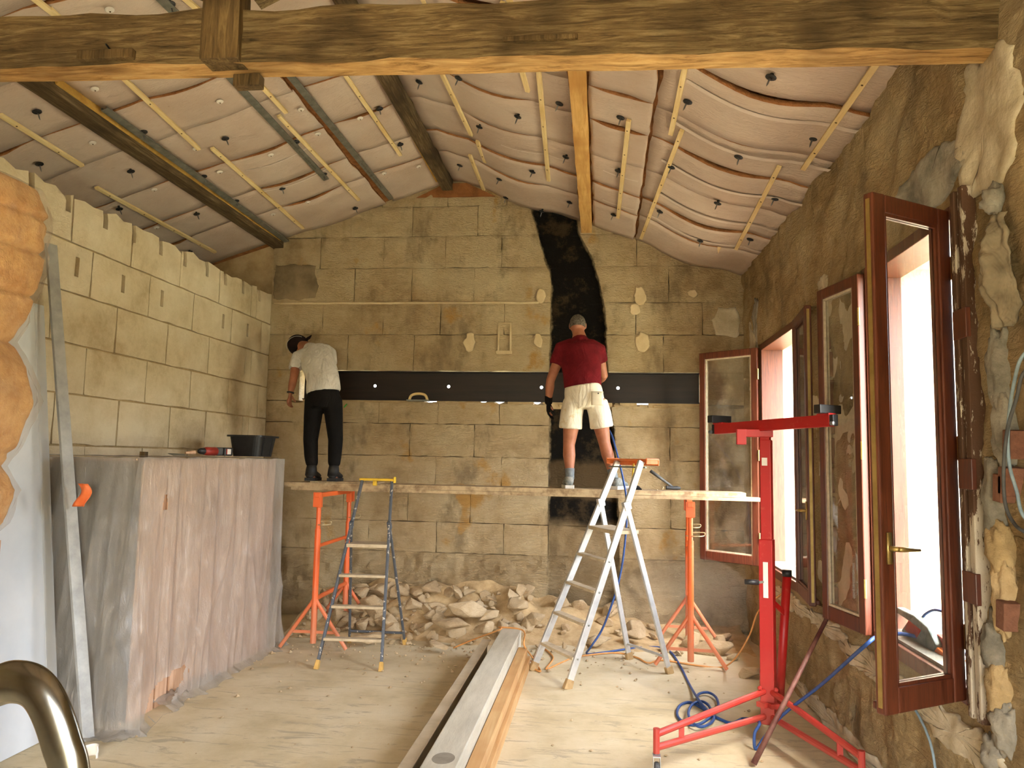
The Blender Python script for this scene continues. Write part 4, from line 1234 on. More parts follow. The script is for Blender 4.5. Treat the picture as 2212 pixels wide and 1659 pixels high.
def drape(u, v):
    p, n, i, t = peri(u)
    dn = 1 - v                      # 0 at the top edge, 1 on the floor
    z = CT * v
    s = u * LT
    if i == 0:
        amp = .012 + .10 * dn ** .8
        f = math.sin(s * 26 + 1.5 * dn + 2 * nz((s, 0, 0), 3)) * .5 + .5 * math.sin(s * 47 + 3) + .5 * abs(nz((s * 9, dn, 0), 1.5))
        push = .03 + .16 * dn * (1 - .2 * t) + amp * f * .7
        x = p + n * push - V((1, 0, 0)) * .10 * dn * (1 - t)
    elif i == 1:
        amp = .006 + .022 * dn
        f = .7 * math.sin(s * 9 + 2 * nz((s, dn, 0), 1.5)) + .4 * math.sin(s * 23 + dn * 2) + 1.3 * nz((s * 4, dn * 1.2, 0), 1.0, 4) + 1.6 * max(0, .16 - abs(nz((s * 2.2 + dn * .7, dn * .8, 0), 1.6, 8))) / .16 * (.4 + dn)
        corner = max(0, 1 - t * 8)
        push = .012 + amp * f * .6 + .05 * dn ** 3 + corner * .10 * dn
        push = max(push, -.006)
        x = p + n * push - V((0, 1, 0)) * corner * .14 * dn
    else:
        push = .012 + .03 * dn + .02 * math.sin(s * 40); x = p + n * push
    if v < .02: x += n * .05 * (1 + nz((s * 8, 0, 0), 1.0)); z = .004
    return V((x.x, x.y, z + .01 * nz((s * 6, z * 4, 0), 1.0) * (1 if v > .02 else 0)))
def torn(u, v):
    p, n, i, t = peri(u)
    if i != 1: return False
    y, z = p.y, CT * v
    if ((y - 5.02) / .26) ** 2 + ((z - .06 - (y - 4.76) * .25) / .085) ** 2 < 1 + .5 * nz((y, z, 0), 18): return True
    a = onX(360, 1085, -2.9)
    return abs(y - a.y) < .03 * (1 - (z - a.z) / .09) and abs(z - a.z) < .05 and abs(y - a.y) < .03
sh = thing('dust_sheet', (-3.2, 5.7, 0), 'translucent plastic dust sheet draped over the crate by the stone block wall', 'plastic sheet')
m = MB(); m.grid(420, 130, drape, skip=torn); m.build('hanging_sheet', M['plastic'], sh, smooth=True)
m = MB(); m.grid(24, 30, lambda u, v: V((-3.66 + .75 * u, 4.66 + 2.2 * v, CT + .006 + .008 * fbm((u * 4, v * 9, 0), 1.5))), flip=False); m.build('top_sheet', M['plastic'], sh, smooth=True)
a = onZ(395, 1490, .0)
m = MB(); m.grid(18, 10, lambda u, v: V((a.x + .05 + (v - .5) * .16 + .03 * nz((u * 5, v * 5, 0), 1), a.y - .45 + u * .8, .012 + .05 * abs(fbm((u * 7, v * 4, 0), 1.2)) + .03 * math.sin(PI * v)))); m.build('torn_flap', M['plastic'], sh, smooth=True)
m = MB(); m.grid(16, 8, lambda u, v: V((-3.3 + u * .55, 4.36 + v * .22 + .03 * nz((u * 4, v, 3), 1), .008 + .035 * abs(fbm((u * 6, v * 5, 2), 1.2))))); m.build('floor_fold', M['plastic'], sh, smooth=True)
M['orange_bag'] = plain('orange sacking', (216, 96, 40), (230, 120, 60), 9, .6)
a = onY(178, 1070, 4.44)
m = MB(); m.grid(6, 10, lambda u, v: V((a.x - .05 + .07 * u + .015 * math.sin(v * 5), a.y + .02 + .02 * math.sin(u * 6 + v * 4), a.z + .07 - v * .14)))
tag(m.build('orange_strap', M['orange_bag'], smooth=True, solid=.004), 'scrap of orange strap hanging beside the dust sheet', 'strap')

# ------------------------------------------------------------------ things on the crate
TZ = CT + .016
c = V((-3.12, 6.66, TZ))
tub = thing('mortar_tub', c, 'black plastic mortar tub on the draped crate', 'tub')
def rrect(c, hx, hy, z, r=.05, n=5):
    out = []
    for sx, sy, a0 in ((1, 1, 0), (-1, 1, 1), (-1, -1, 2), (1, -1, 3)):
        for k in range(n): a = (a0 + k / (n - 1)) * PI / 2; out.append(V((c.x + sx * (hx - r) + r * math.cos(a), c.y + sy * (hy - r) + r * math.sin(a), z)))
    return out
m = MB(); L = [rrect(c, .12, .165, TZ), rrect(c, .145, .195, TZ + .185), rrect(c, .165, .215, TZ + .187), rrect(c, .165, .215, TZ + .172), rrect(c, .158, .208, TZ + .172), rrect(c, .15, .20, TZ + .182)]
inner = [rrect(c, .135, .185, TZ + .183), rrect(c, .11, .155, TZ + .012)]
L2 = [L[0], L[1], L[4], L[3], L[2], inner[0], inner[1]]
vs = [p for r in L2 for p in r]; n = len(L2[0])
m.add(vs, [tuple(range(n - 1, -1, -1))] + [(i * n + k, i * n + (k + 1) % n, (i + 1) * n + (k + 1) % n, (i + 1) * n + k) for i in range(len(L2) - 1) for k in range(n)] + [tuple((len(L2) - 1) * n + k for k in range(n))])
m.build('tub_shell', M['black_plastic'], tub, smooth=False)
for s in (-1, 1):
    for k in (-.08, .08):
        m = MB(); m.bar((c.x + .125, c.y + k * 1.0, TZ + .01), (c.x + .148, c.y + k * 1.15, TZ + .17), .02, .012); m.build('rib', M['black_plastic'], tub)
    break
M['tool_red'] = plain('dull red plastic', (132, 34, 22), (160, 48, 34), 14, .5)
d0, d1 = V((-3.06, 5.60, TZ + .036)), V((-3.0, 5.96, TZ + .036))
ax = (d1 - d0).normalized()
dr = thing('power_drill', (d0 + d1) / 2 - V((0, 0, .036)), 'dusty red cordless drill lying on the draped crate beside the tub', 'drill')
m = MB(); m.lathe(d0, ax, [(.008, 0), (.018, .01), (.024, .03), (.026, .06), (.022, .065)], 14); m.build('chuck', M['black_plastic'], dr, smooth=False)
m = MB(); m.tube([d0 + ax * .06, d0 + ax * .10, d0 + ax * .2], [.027, .033, .034], 14); m.build('motor_housing', M['tool_red'], dr, smooth=True)
m = MB(); m.obox(d0 + ax * .23, ax, (1, 0, 0), (0, 0, 1), .09, .05, .062); m.build('handle', M['rubber'], dr, bevel=.012)
m = MB(); m.obox(d0 + ax * .31, ax, (1, 0, 0), (0, 0, 1), .10, .09, .066); b = m.build('battery', M['black_plastic'], dr, bevel=.008)
nx = V((ax.y, -ax.x, 0))
m = MB(); m.obox(d0 + ax * .315 + nx * .0455, ax, nx, (0, 0, 1), .045, .001, .042); m.build('label_plate', M['white_plastic'], b)
m = MB(); m.obox(d0 + ax * .285 + nx * .0455, ax, nx, (0, 0, 1), .012, .001, .042); m.build('red_stripe', M['tool_red'], b)
tr = thing('pointing_trowel', (-3.1, 5.42, TZ), 'small grey trowel lying in front of the drill chuck', 'trowel')
m = MB(); m.prism([(0, -.035), (.11, -.02), (.12, 0), (.11, .02), (0, .035)], (-3.14, 5.36, TZ + .004), (.35, .93, .02), (-.9, .35, .25), .003); m.build('blade', M['galv'], tr)
m = MB(); m.tube([(-3.09, 5.47, TZ + .02), (-3.06, 5.55, TZ + .025)], [.008, .014], 8); m.build('grip', M['crate_wood'], tr)

# ------------------------------------------------------------------ leaning sheets at the left
M['whiteboard'] = plain('white plasterboard', (206, 212, 216), (222, 226, 228), 1.5, .55)
t0, b0 = onX(98, 661, WL + .03), onZ(127, 1585, 0)
y1t, y1b = t0.y, 4.50
wb = thing('plasterboard_sheet', (-3.3, 4.1, 0), 'tall white plasterboard sheet leaning against the stone block wall', 'plasterboard')
m = MB()
bx, tx, tz = -3.24, WL + .022, t0.z
q = [(bx, 3.62, .002), (bx, y1b, .002), (bx - .012, y1b, .002), (bx - .012, 3.62, .002)]
tt = [(tx, 3.62, tz), (tx, y1t, tz), (tx - .012, y1t, tz), (tx - .012, 3.62, tz)]
m.hexa(q, tt); m.build('panel', M['whiteboard'], wb, bevel=.002)
m = MB()
q = [(bx + .002, y1b - .09, .002), (bx + .002, y1b - .012, .002), (bx - .001, y1b - .012, .002), (bx - .001, y1b - .09, .002)]
tt = [(tx + .002, y1t - .09, tz), (tx + .002, y1t - .012, tz), (tx - .001, y1t - .012, tz), (tx - .001, y1t - .09, tz)]
m.hexa(q, tt); m.build('tapered_edge', M['whiteboard'], wb)
a, b = onZ(190, 1600, .0), onX(110, 528, WL + .04)
m = MB(); dd = (b - a).normalized(); m.bar(a, b, .075, .022, side=V((.35, .94, 0)))
M['dull_alu'] = plain('dull aluminium', (150, 150, 146), (178, 178, 172), 7, .5, .2)
tag(m.build('straightedge', M['dull_alu'], bevel=.003), 'long grey aluminium straightedge leaning against the stone block wall', 'straightedge')

# ------------------------------------------------------------------ wrapped insulation bale, on a crate beside the photographer
sup = thing('pallet_crate', (-3.33, 3.36, 0), 'slatted wooden crate carrying the wrapped wool bale', 'crate')
for k in range(6):
    m = MB(); m.box((-3.62, 3.08, .04 + k * .205), (-3.02, 3.60, .04 + k * .205 + .17)); m.build('slat', M['crate_wood'], sup, bevel=.004)
for x in (-3.61, -3.05):
    for y in (3.07, 3.59):
        m = MB(); m.box((x, y, 0), (x + .05, y + .03, 1.245)); m.build('corner_post', M['crate_wood'], sup)
M['wool_fresh'] = plain('orange mineral wool', (186, 134, 76), (212, 166, 104), 12, 1.0, bump=1.0, bscale=50)
BZ = [(1.25, .17), (1.34, .25), (1.5, .29), (1.62, .22), (1.72, .28), (1.95, .34), (2.12, .29), (2.24, .22), (2.36, .27), (2.6, .325), (2.9, .33), (3.03, .28), (3.10, .12)]
bc = V((-3.15, 3.42, 0))
bale = thing('insulation_bale', (bc.x, bc.y, 1.25), 'bale of orange mineral wool wrapped in clear crinkled plastic', 'insulation bale')
def blob(scale, amp, zs, n=40, noise_s=6, seed=0):
    m = MB(); vs = []
    for z, r in zs:
        for k in range(n):
            a = 2 * PI * k / n
            rr = r * scale * (1 + amp * fbm((math.cos(a), math.sin(a), z * 2.2 + seed), noise_s / 3, seed))
            e = V((math.cos(a), math.sin(a)))
            q = (abs(e.x) ** 4 + abs(e.y) ** 4) ** -.25
            vs.append(V((bc.x + e.x * rr * min(q, 1.12), bc.y + e.y * rr * .8 * min(q, 1.12), z)))
    K = len(zs)
    m.add(vs, [tuple(range(n - 1, -1, -1)), tuple((K - 1) * n + k for k in range(n))] + [(i * n + k, i * n + (k + 1) % n, (i + 1) * n + (k + 1) % n, (i + 1) * n + k) for i in range(K - 1) for k in range(n)])
    return m
def dense(zs, st):
    out = []
    for (a, ra), (b, rb) in zip(zs, zs[1:]):
        c = max(1, int((b - a) / st))
        out += [(a + (b - a) * i / c, ra + (rb - ra) * (i / c)) for i in range(c)]
    return out + [zs[-1]]
groove = lambda z: max(0, 1 - min(abs(z - q) for q in (1.68, 2.24, 2.48, 2.70, 2.88)) / .025)
blob(1.0, .05, [(z, r * (.95 - .07 * groove(z))) for z, r in dense(BZ, .012)], 56, 10, 1).build('wool_core', M['wool_fresh'], bale, smooth=True, fixn=True)
blob(1.035, .07, dense(BZ, .03), 72, 12, 2).build('plastic_wrap', M['plastic_thin'], bale, smooth=True, fixn=True)

# ------------------------------------------------------------------ chrome tube frame in the foreground
M['chrome'] = plain('smeared chrome', (112, 112, 106), (140, 140, 134), 6, .2, 1.0)
ch = thing('chrome_frame', (-1.15, 1.24, 0), 'bent chrome tube frame with rounded top, standing free on the floor', 'tube frame')
hp = [(-.735, 1.2, .0), (-.79, 1.2, .7), (-.832, 1.2, 1.13), (-.86, 1.2, 1.235), (-.905, 1.205, 1.305), (-.96, 1.215, 1.318), (-1.03, 1.23, 1.295), (-1.2, 1.26, 1.235), (-1.35, 1.29, 1.15), (-1.42, 1.3, 1.0), (-1.46, 1.3, .5), (-1.5, 1.3, 0)]
m = MB(); m.tube(catmull(hp, 8), .034, 20, squash=.55, side=(0, 1, 0)); m.build('bent_tube', M['chrome'], ch, smooth=True)
m = MB(); m.tube([(-.795, 1.2, .55), (-1.455, 1.3, .55)], .012, 10); m.build('rung', M['chrome'], ch, smooth=True)
for x, y in ((-.735, 1.2), (-1.5, 1.3)):
    m = MB(); m.lathe((x, y, 0), (0, 0, 1), [(.036, 0), (.036, .03), (.03, .04)], 14); m.build('rubber_foot', M['rubber'], ch)
a = onZ(205, 1640, .0)
m = MB(); m.grid(14, 6, lambda u, v: V((a.x - .03 + .035 * math.cos(u * 4.2) * (1 + .3 * nz((u * 3, v, 0), 2)), a.y + .045 * math.sin(u * 4.2), .002 + v * .065)), flip=False)
tag(m.build('paper_cup', M['white_plastic'], smooth=True, solid=.003), 'crumpled torn white cup on the floor beside the straightedge', 'cup')
# ------------------------------------------------------------------ workers
def fuse(name, mb, mat, parent, voxel, it=6, fac=.5):
    me = bpy.data.meshes.new('tmp'); me.from_pydata(mb.v, [], mb.f)
    o = bpy.data.objects.new('tmp', me); col.objects.link(o)
    r = o.modifiers.new('r', 'REMESH'); r.mode = 'VOXEL'; r.voxel_size = voxel
    s = o.modifiers.new('s', 'SMOOTH'); s.factor = fac; s.iterations = it
    dg = bpy.context.evaluated_depsgraph_get()
    me2 = bpy.data.meshes.new_from_object(o.evaluated_get(dg))
    bpy.data.objects.remove(o)
    me2.name = name
    me2.transform(Matrix.Translation(-ORIG[parent.name]))
    me2.materials.clear(); me2.materials.append(mat)
    me2.polygons.foreach_set('use_smooth', [True] * len(me2.polygons))
    n = bpy.data.objects.new(name, me2); col.objects.link(n); n.parent = parent
    ORIG[n.name] = ORIG[parent.name]
    return n
def limb(m, pts, rs, n=16, squash=1.0, side=None):
    m.tube(pts, rs, n, squash=squash, side=side)
def ball(m, c, rx, ry, rz, R=None, n=18):
    vs, fs = [], []
    c = V(c)
    for i in range(n + 1):
        th = PI * i / n
        for j in range(n):
            ph = 2 * PI * j / n
            p = V((rx * math.sin(th) * math.cos(ph), ry * math.sin(th) * math.sin(ph), rz * math.cos(th)))
            vs.append(c + (R @ p if R else p))
    for i in range(n):
        for j in range(n):
            fs.append((i * n + j, (i + 1) * n + j, (i + 1) * n + (j + 1) % n, i * n + (j + 1) % n))
    m.add(vs, fs)
def rot_to(up, fwd):
    z = V(up).normalized(); y = V(fwd); y = (y - z * y.dot(z)).normalized(); x = y.cross(z)
    return Matrix((x, y, z)).transposed()
def head(m, c, R):
    """head seen facing local +Y, up local +Z; c = centre of the skull"""
    P = lambda x, y, z: V(c) + R @ V((x, y, z))
    ball(m, c, .074, .094, .100, R)
    ball(m, P(0, .030, -.055), .058, .066, .066, R)          # jaw
    m.tube([P(0, .092, .01), P(0, .112, -.022), P(0, .095, -.035)], [.008, .014, .010], 8)   # nose
    for s in (-1, 1):
        ball(m, P(s * .030, .085, .012), .013, .008, .008, R, 8)        # eyes
        m.tube([P(s * .012, .094, .026), P(s * .045, .082, .028)], .008, 8)   # brow
        ball(m, P(s * .078, -.005, -.008), .010, .022, .034, R, 10)     # ear
    m.tube([P(-.022, .088, -.060), P(0, .094, -.058), P(.022, .088, -.060)], .007, 8)   # mouth
def hand(m, wrist, d, palm_n, thumb_side, curl=.5, scale=1.0):
    """wrist point, pointing direction, palm normal, thumb direction"""
    d, pn, ts = V(d).normalized(), V(palm_n).normalized(), V(thumb_side).normalized()
    w = V(wrist); S = scale
    k = w + d * .045 * S
    m.tube([w - d * .01, w + d * .02 * S, k, w + d * .088 * S], [.026 * S, .036 * S, .042 * S, .038 * S], 12, squash=.42, side=pn)
    for i, (o, ln) in enumerate(((.030, .070), (.010, .078), (-.010, .074), (-.029, .058))):
        b = w + d * .080 * S + ts * o * S
        t, p = 0, b; pts = [b - d * .02 * S, b]
        for j, f in enumerate((.45, .32, .25)):
            t += curl * (.55 + .25 * j)
            p = p + (d * math.cos(t) + pn * math.sin(t)) * ln * f * S
            pts.append(p)
        m.tube(pts, [.010 * S, .0098 * S, .0092 * S, .0085 * S, .0065 * S], 8)
    b = w + d * .028 * S + ts * .030 * S
    m.tube([b - ts * .012, b, b + (ts * .55 + d * .8 + pn * .35) * .036 * S, b + (ts * .45 + d * 1.0 + pn * .55) * .062 * S], [.014 * S, .0135 * S, .0115 * S, .008 * S], 8)
M['skin'] = plain('tanned skin', (150, 92, 66), (176, 116, 86), 7, .55)
def cloth(name, c1, c2, stretch=(1, 1, 1), bump=.6, stain=None):
    t = NT(name)
    n = t.noise(4.5, 4, .55, t.mapped(stretch, (.2, .6, .3)), 1.6)
    c = t.ramp(t.noise(9, 4, .6), [(.35, c1), (.65, c2)])
    if stain: c = t.mix(t.math('MULTIPLY', t.smooth(t.noise(6, 5, .7), .56, .68), .8), c, stain)
    return t.done(c, .9, t.bump(t.noise(300, 2, .5), .12, .002, t.bump(n, bump, .05)), 0, .2)
M['white_tee'] = cloth('white cotton', (206, 202, 194), (222, 218, 210), (2.2, 2.2, 1.0), 1.0)
M['maroon'] = cloth('maroon cotton', (92, 14, 22), (112, 22, 30), (1.2, 1.2, .9), .6)
M['black_cloth'] = cloth('black jersey', (12, 10, 9), (20, 17, 15), (1, 1, .6), .5)
M['shorts'] = cloth('off white canvas', (216, 206, 186), (232, 224, 206), (1.5, 1.5, .5), .5, stain=(196, 170, 118))
M['boot'] = plain('dusty black boot', (14, 14, 14), (36, 34, 32), 22, .7)
M['sneaker'] = plain('grey sneaker', (92, 96, 92), (150, 150, 142), 26, .7)
M['sole'] = plain('white sole', (200, 196, 186), (216, 212, 202), 14, .7)
M['sock'] = plain('grey sock', (104, 110, 114), (130, 136, 138), 40, .95)
M['grey_hair'] = plain('short grey hair', (56, 46, 34), (122, 112, 98), 60, .9, bump=.8, bscale=200)
M['cap'] = cloth('dark cap', (26, 18, 16), (44, 30, 26), bump=.1)
Z0 = PT
def shoe(parent, heel, d, mat, sole_mat, zb, L=.285, fat=1.0):
    d = V(d).normalized(); s = V((d.y, -d.x, 0)); h = V(heel)
    secs = [(0, .030, .045), (.03, .037, .075), (.07, .038, .085), (.12, .040, .075), (.17, .046, .060), (.22, .048, .048), (.26, .040, .036), (L, .016, .022)]
    secs = [(t, w * fat, hh * fat) for t, w, hh in secs]
    m = MB(); vs = []; n = 14
    for t, w, hh in secs:
        for k in range(n):
            a = 2 * PI * k / n
            x, z = math.cos(a) * w, (math.sin(a) * .5 + .5) * hh
            vs.append(V((h.x, h.y, zb + .02)) + d * t + s * x + V((0, 0, z)))
    K = len(secs)
    m.add(vs, [tuple(range(n - 1, -1, -1)), tuple((K - 1) * n + k for k in range(n))] + [(i * n + k, i * n + (k + 1) % n, (i + 1) * n + (k + 1) % n, (i + 1) * n + k) for i in range(K - 1) for k in range(n)])
    o = m.build('shoe', mat, parent, smooth=True, fixn=True, subd=1)
    m = MB(); a, b = [], []
    for t, w, hh in secs:
        a.append(V((h.x, h.y, zb)) + d * (t - .004) - s * (w + .004)); b.append(V((h.x, h.y, zb)) + d * (t - .004) + s * (w + .004))
    ring = a + b[::-1]; kk = len(ring)
    m.add(ring + [p + V((0, 0, .03)) for p in ring], [tuple(range(kk)), tuple(range(2 * kk - 1, kk - 1, -1))] + [((i + 1) % kk, i, i + kk, (i + 1) % kk + kk) for i in range(kk)])
    m.build('shoe_sole', sole_mat, o, fixn=True)
    m = MB()
    m.tube([V((h.x, h.y, zb + .06)) + d * .05, V((h.x, h.y, zb + .105)) + d * .055], [.044, .043], 12); m.build('shoe_collar', mat, o, smooth=True)
    return o

# --- worker in the white T-shirt, bending over the slot
J = lambda px, py, y: onY(px, py, y)
zp = PT + .012
p1 = thing('person', (J(700, 1045, 7.33).x, 7.33, zp), 'worker in white T-shirt, black joggers and dark cap, bent over the lintel slot', 'person')
hipL, hipR = J(680, 862, 7.30), J(718, 862, 7.30)
kL, kR = J(671, 950, 7.34), J(725, 950, 7.34)
aL, aR = J(673, 1022, 7.30), J(721, 1022, 7.30)
pel = J(699, 852, 7.28)
wai = J(697, 815, 7.33); chs = J(685, 778, 7.47); sho = J(676, 758, 7.58); nek = J(660, 748, 7.70)
hc = J(645, 746, 7.80)
sL, sR = J(641, 776, 7.55), J(712, 764, 7.62)
eL, wLp = J(634, 818, 7.46), J(627, 850, 7.44)
eR, wRp = J(718, 806, 7.84), J(690, 822, 8.02)
hd = V((-.45, .62, -.55))          # where he looks
HR = rot_to((-.62, .55, .45), hd)
m = MB()
limb(m, [pel, wai, chs, sho], [.135, .125, .14, .10], 18, .72, V((0, 1, .2)))
limb(m, [sho, nek, hc], [.07, .056, .052], 12)
head(m, hc, HR)
for h, k, a in ((hipL, kL, aL), (hipR, kR, aR)):
    limb(m, [h + V((0, 0, .02)), h.lerp(k, .5), k, k.lerp(a, .35), a, a - V((0, 0, .05))], [.082, .075, .055, .055, .036, .036], 14)
    limb(m, [a - V((0, 0, .03)), a + V((0, .06, -.045)), a + V((0, .11, -.05))], [.03, .026, .018], 10)
for s, e, w in ((sL, eL, wLp), (sR, eR, wRp)):
    limb(m, [sho, s, s.lerp(e, .5), e, e.lerp(w, .3), w], [.06, .055, .047, .040, .041, .027], 14)
hand(m, wLp, (wLp - eL).normalized() * .6 + V((-.05, .05, -.6)), (.9, .3, 0), (.2, .95, .1), .42)
hand(m, wRp, (-.3, .75, -.5), (0, -.3, -1), (-.9, -.2, 0), .5)
body1 = fuse('body', m, M['skin'], p1, .0075, 5, .45)
# T-shirt
m = MB()
hem = J(699, 848, 7.28)
limb(m, [hem, J(698, 832, 7.29), wai, J(691, 795, 7.40), chs, J(680, 762, 7.54), sho + V((.0, .03, .0))], [.175, .172, .165, .17, .172, .145, .085], 24, .70, V((0, 1, .1)))
limb(m, [J(672, 765, 7.54), sL + V((.01, 0, .01)), sL.lerp(eL, .35), sL.lerp(eL, .52)], [.09, .078, .070, .069], 16)
limb(m, [J(700, 760, 7.56), sR, sR.lerp(eR, .5)], [.09, .075, .068], 16)
limb(m, [sho, nek.lerp(sho, .4)], [.085, .065], 14)
sh1 = fuse('t_shirt', m, M['white_tee'], p1, .012, 8, .5)
# joggers
m = MB()
limb(m, [J(699, 836, 7.285), J(699, 858, 7.29), J(699, 880, 7.30)], [.150, .168, .150], 20, .76, V((0, 1, 0)))
for h, k, a in ((hipL, kL, aL), (hipR, kR, aR)):
    limb(m, [h, h.lerp(k, .45), k, k.lerp(a, .5), a + V((0, 0, .09)), a + V((0, 0, .065))], [.098, .089, .073, .067, .060, .048], 16)
fuse('joggers', m, M['black_cloth'], p1, .012, 6, .5)
for a, e in ((aL, -.0), (aR, 0.0)):
    shoe(p1, V((a.x + e, a.y - .065, 0)), (-.08, 1, 0), M['boot'], M['boot'], zp, .30, 1.25)
    m = MB(); m.tube([V((a.x, a.y - .012, zp + .05)), V((a.x, a.y - .008, zp + .11)), a + V((0, 0, .085))], [.058, .053, .045], 14); m.build('boot_shaft', M['boot'], p1, smooth=True)
# cap, watch
m = MB(); HC = rot_to((-.50, -.30, .62), (.85, .0, .45)); CP = lambda x, y, z: hc + HC @ V((x, y, z)) * 1.06
vs, fs, n, K = [], [], 20, 8
for i in range(K + 1):
    th = (PI / 2 + .35) * i / K
    for j in range(n):
        ph = 2 * PI * j / n
        vs.append(CP(.090 * math.sin(th) * math.cos(ph), .103 * math.sin(th) * math.sin(ph) - .002, .108 * math.cos(th) + .004))
fs = [(i * n + j, (i + 1) * n + j, (i + 1) * n + (j + 1) % n, i * n + (j + 1) % n) for i in range(K) for j in range(n)]
m.add(vs, fs); cp = m.build('cap', M['cap'], p1, smooth=True, solid=.004)
m = MB(); m.grid(10, 5, lambda u, v: CP((u - .5) * .16 * (1 - .35 * v), .085 + .085 * v - .05 * (u - .5) ** 2 * 4, .012 - .02 * (u - .5) ** 2 * 4 - .012 * v)); m.build('cap_peak', M['cap'], cp, smooth=True, solid=.005)
m = MB(); m.tube([CP(.03 * math.cos(a) + .045, .104 * math.sin(a), .09 * math.cos(a) + .012) for a in [k * .15 - 1.2 for k in range(17)]], .003, 6)
M['piping'] = plain('white piping', (190, 186, 176), (200, 196, 186), 9, .8); m.build('cap_piping', M['piping'], cp, smooth=True)
wd = (wLp - eL).normalized(); wx = wd.orthogonal().normalized()
m = MB(); m.ringtube(wLp - wd * .01, wx, wd.cross(wx), .029, .009, 20, 8); wt = m.build('wrist_watch', M['black_plastic'], p1, smooth=True)
# clip and paint marks on the trousers
m = MB(); q = J(743, 880, 7.36); m.tube([q, q + V((.03, .0, .035))], .006, 6)
M['green'] = plain('green plastic', (40, 140, 40), (60, 170, 60), 9, .5); m.build('pocket_clip', M['green'], p1)

# --- worker in the maroon T-shirt
zp = PT
p2 = thing('person', (J(1270, 1052, 7.3).x, 7.32, zp), 'worker in maroon T-shirt and off-white shorts standing before the sooty flue', 'person')
hipL, hipR = J(1240, 868, 7.28), J(1288, 868, 7.28)
kL, kR = J(1229, 962, 7.30), J(1306, 958, 7.32)
aL, aR = J(1231, 1030, 7.26), J(1326, 1032, 7.30)
pel = J(1264, 858, 7.28); wai = J(1258, 820, 7.30); chs = J(1254, 778, 7.36); sho = J(1253, 740, 7.42); nek = J(1250, 718, 7.46)
hc = J(1248, 703, 7.50)
sL, sR = J(1214, 756, 7.40), J(1292, 758, 7.42)
eL, wLp = J(1189, 822, 7.36), J(1185, 866, 7.42)
eR, wRp = J(1304, 812, 7.52), J(1290, 826, 7.80)
HR = rot_to((-.02, .22, 1), (0.02, 1, -.42))
m = MB()
limb(m, [pel, wai, chs, sho], [.14, .14, .155, .11], 18, .66, V((0, 1, 0)))
limb(m, [sho, nek, hc], [.085, .058, .054], 12)
head(m, hc, HR)
for h, k, a in ((hipL, kL, aL), (hipR, kR, aR)):
    c = k.lerp(a, .32) + V((0, -.012, 0))
    limb(m, [h + V((0, 0, .02)), h.lerp(k, .45), h.lerp(k, .85), k, c, k.lerp(a, .65), a, a - V((0, 0, .03))], [.09, .083, .063, .056, .060, .046, .034, .035], 16)
    limb(m, [a - V((0, 0, .03)), a + V((0, .08, -.05)), a + V((0, .15, -.06))], [.032, .032, .022], 10)
for s, e, w in ((sL, eL, wLp), (sR, eR, wRp)):
    limb(m, [sho, s, s.lerp(e, .5), e, e.lerp(w, .3), w], [.07, .062, .051, .043, .045, .029], 14)
hand(m, wLp, (.0, .05, -1), (.95, .1, 0), (.15, .95, 0), .45)
hand(m, wRp, (-.2, 1, 0), (0, -.1, -1), (-1, 0, .1), .5)
fuse('body', m, M['skin'], p2, .0075, 5, .45)
m = MB()
limb(m, [J(1259, 838, 7.28), J(1258, 825, 7.29), J(1257, 805, 7.31), chs, J(1254, 756, 7.39), sho + V((0, .02, -.01)), sho + V((0, .02, .03))], [.178, .180, .184, .198, .205, .15, .085], 24, .62, V((0, 1, 0)))
limb(m, [J(1235, 752, 7.40), sL + V((0, 0, .005)), sL.lerp(eL, .38), sL.lerp(eL, .5)], [.10, .085, .076, .075], 16)
limb(m, [J(1272, 752, 7.40), sR, sR.lerp(eR, .45)], [.10, .085, .075], 16)
limb(m, [sho, nek.lerp(sho, .45)], [.10, .066], 14)
fuse('t_shirt', m, M['maroon'], p2, .012, 8, .5)
m = MB()
limb(m, [J(1258, 832, 7.28), J(1260, 845, 7.28), J(1263, 868, 7.28), J(1264, 882, 7.28)], [.170, .182, .188, .165], 22, .70, V((0, 1, 0)))
for h, k, q in ((hipL, kL, -1), (hipR, kR, 1)):
    b = h.lerp(k, .62)
    limb(m, [h, h.lerp(k, .3) + V((q * .01, 0, 0)), b + V((q * .004, 0, 0))], [.105, .108, .112], 18)
so = fuse('shorts', m, M['shorts'], p2, .010, 5, .5)
M['shorts_pocket'] = plain('pocket canvas', (206, 194, 168), (222, 212, 190), 12, .9)
m = MB(); c = J(1290, 860, 7.12); m.grid(6, 6, lambda u, v: V((c.x + (u - .5) * .11, 7.135 + .03 * (u - .2) ** 2 + .012 * (v - .5), c.z + (v - .5) * .13))); m.build('back_pocket', M['shorts_pocket'], so, smooth=True, solid=.004)
m = MB(); m.lathe(V((c.x + .01, 7.132, c.z + .045)), (0, -1, 0), [(.007, -.004), (.007, .006), (.003, .008)], 8); m.build('pocket_button', M['black_plastic'], so)
shoe(p2, V((aL.x, aL.y - .06, 0)), (-.12, 1, 0), M['sneaker'], M['sole'], zp, .30, 1.15)
shoe(p2, V((aR.x, aR.y - .06, 0)), (.42, 1, 0), M['sneaker'], M['sole'], zp, .30, 1.15)
for a, k in ((aL, kL), (aR, kR)):
    m = MB(); m.tube([a - V((0, 0, .02)), a.lerp(k, .06), a.lerp(k, .26)], [.042, .041, .046], 14); m.build('sock', M['sock'], p2, smooth=True)
m = MB(); CP = lambda x, y, z: hc + HR @ V((x, y, z))
vs, fs, n, K = [], [], 24, 10
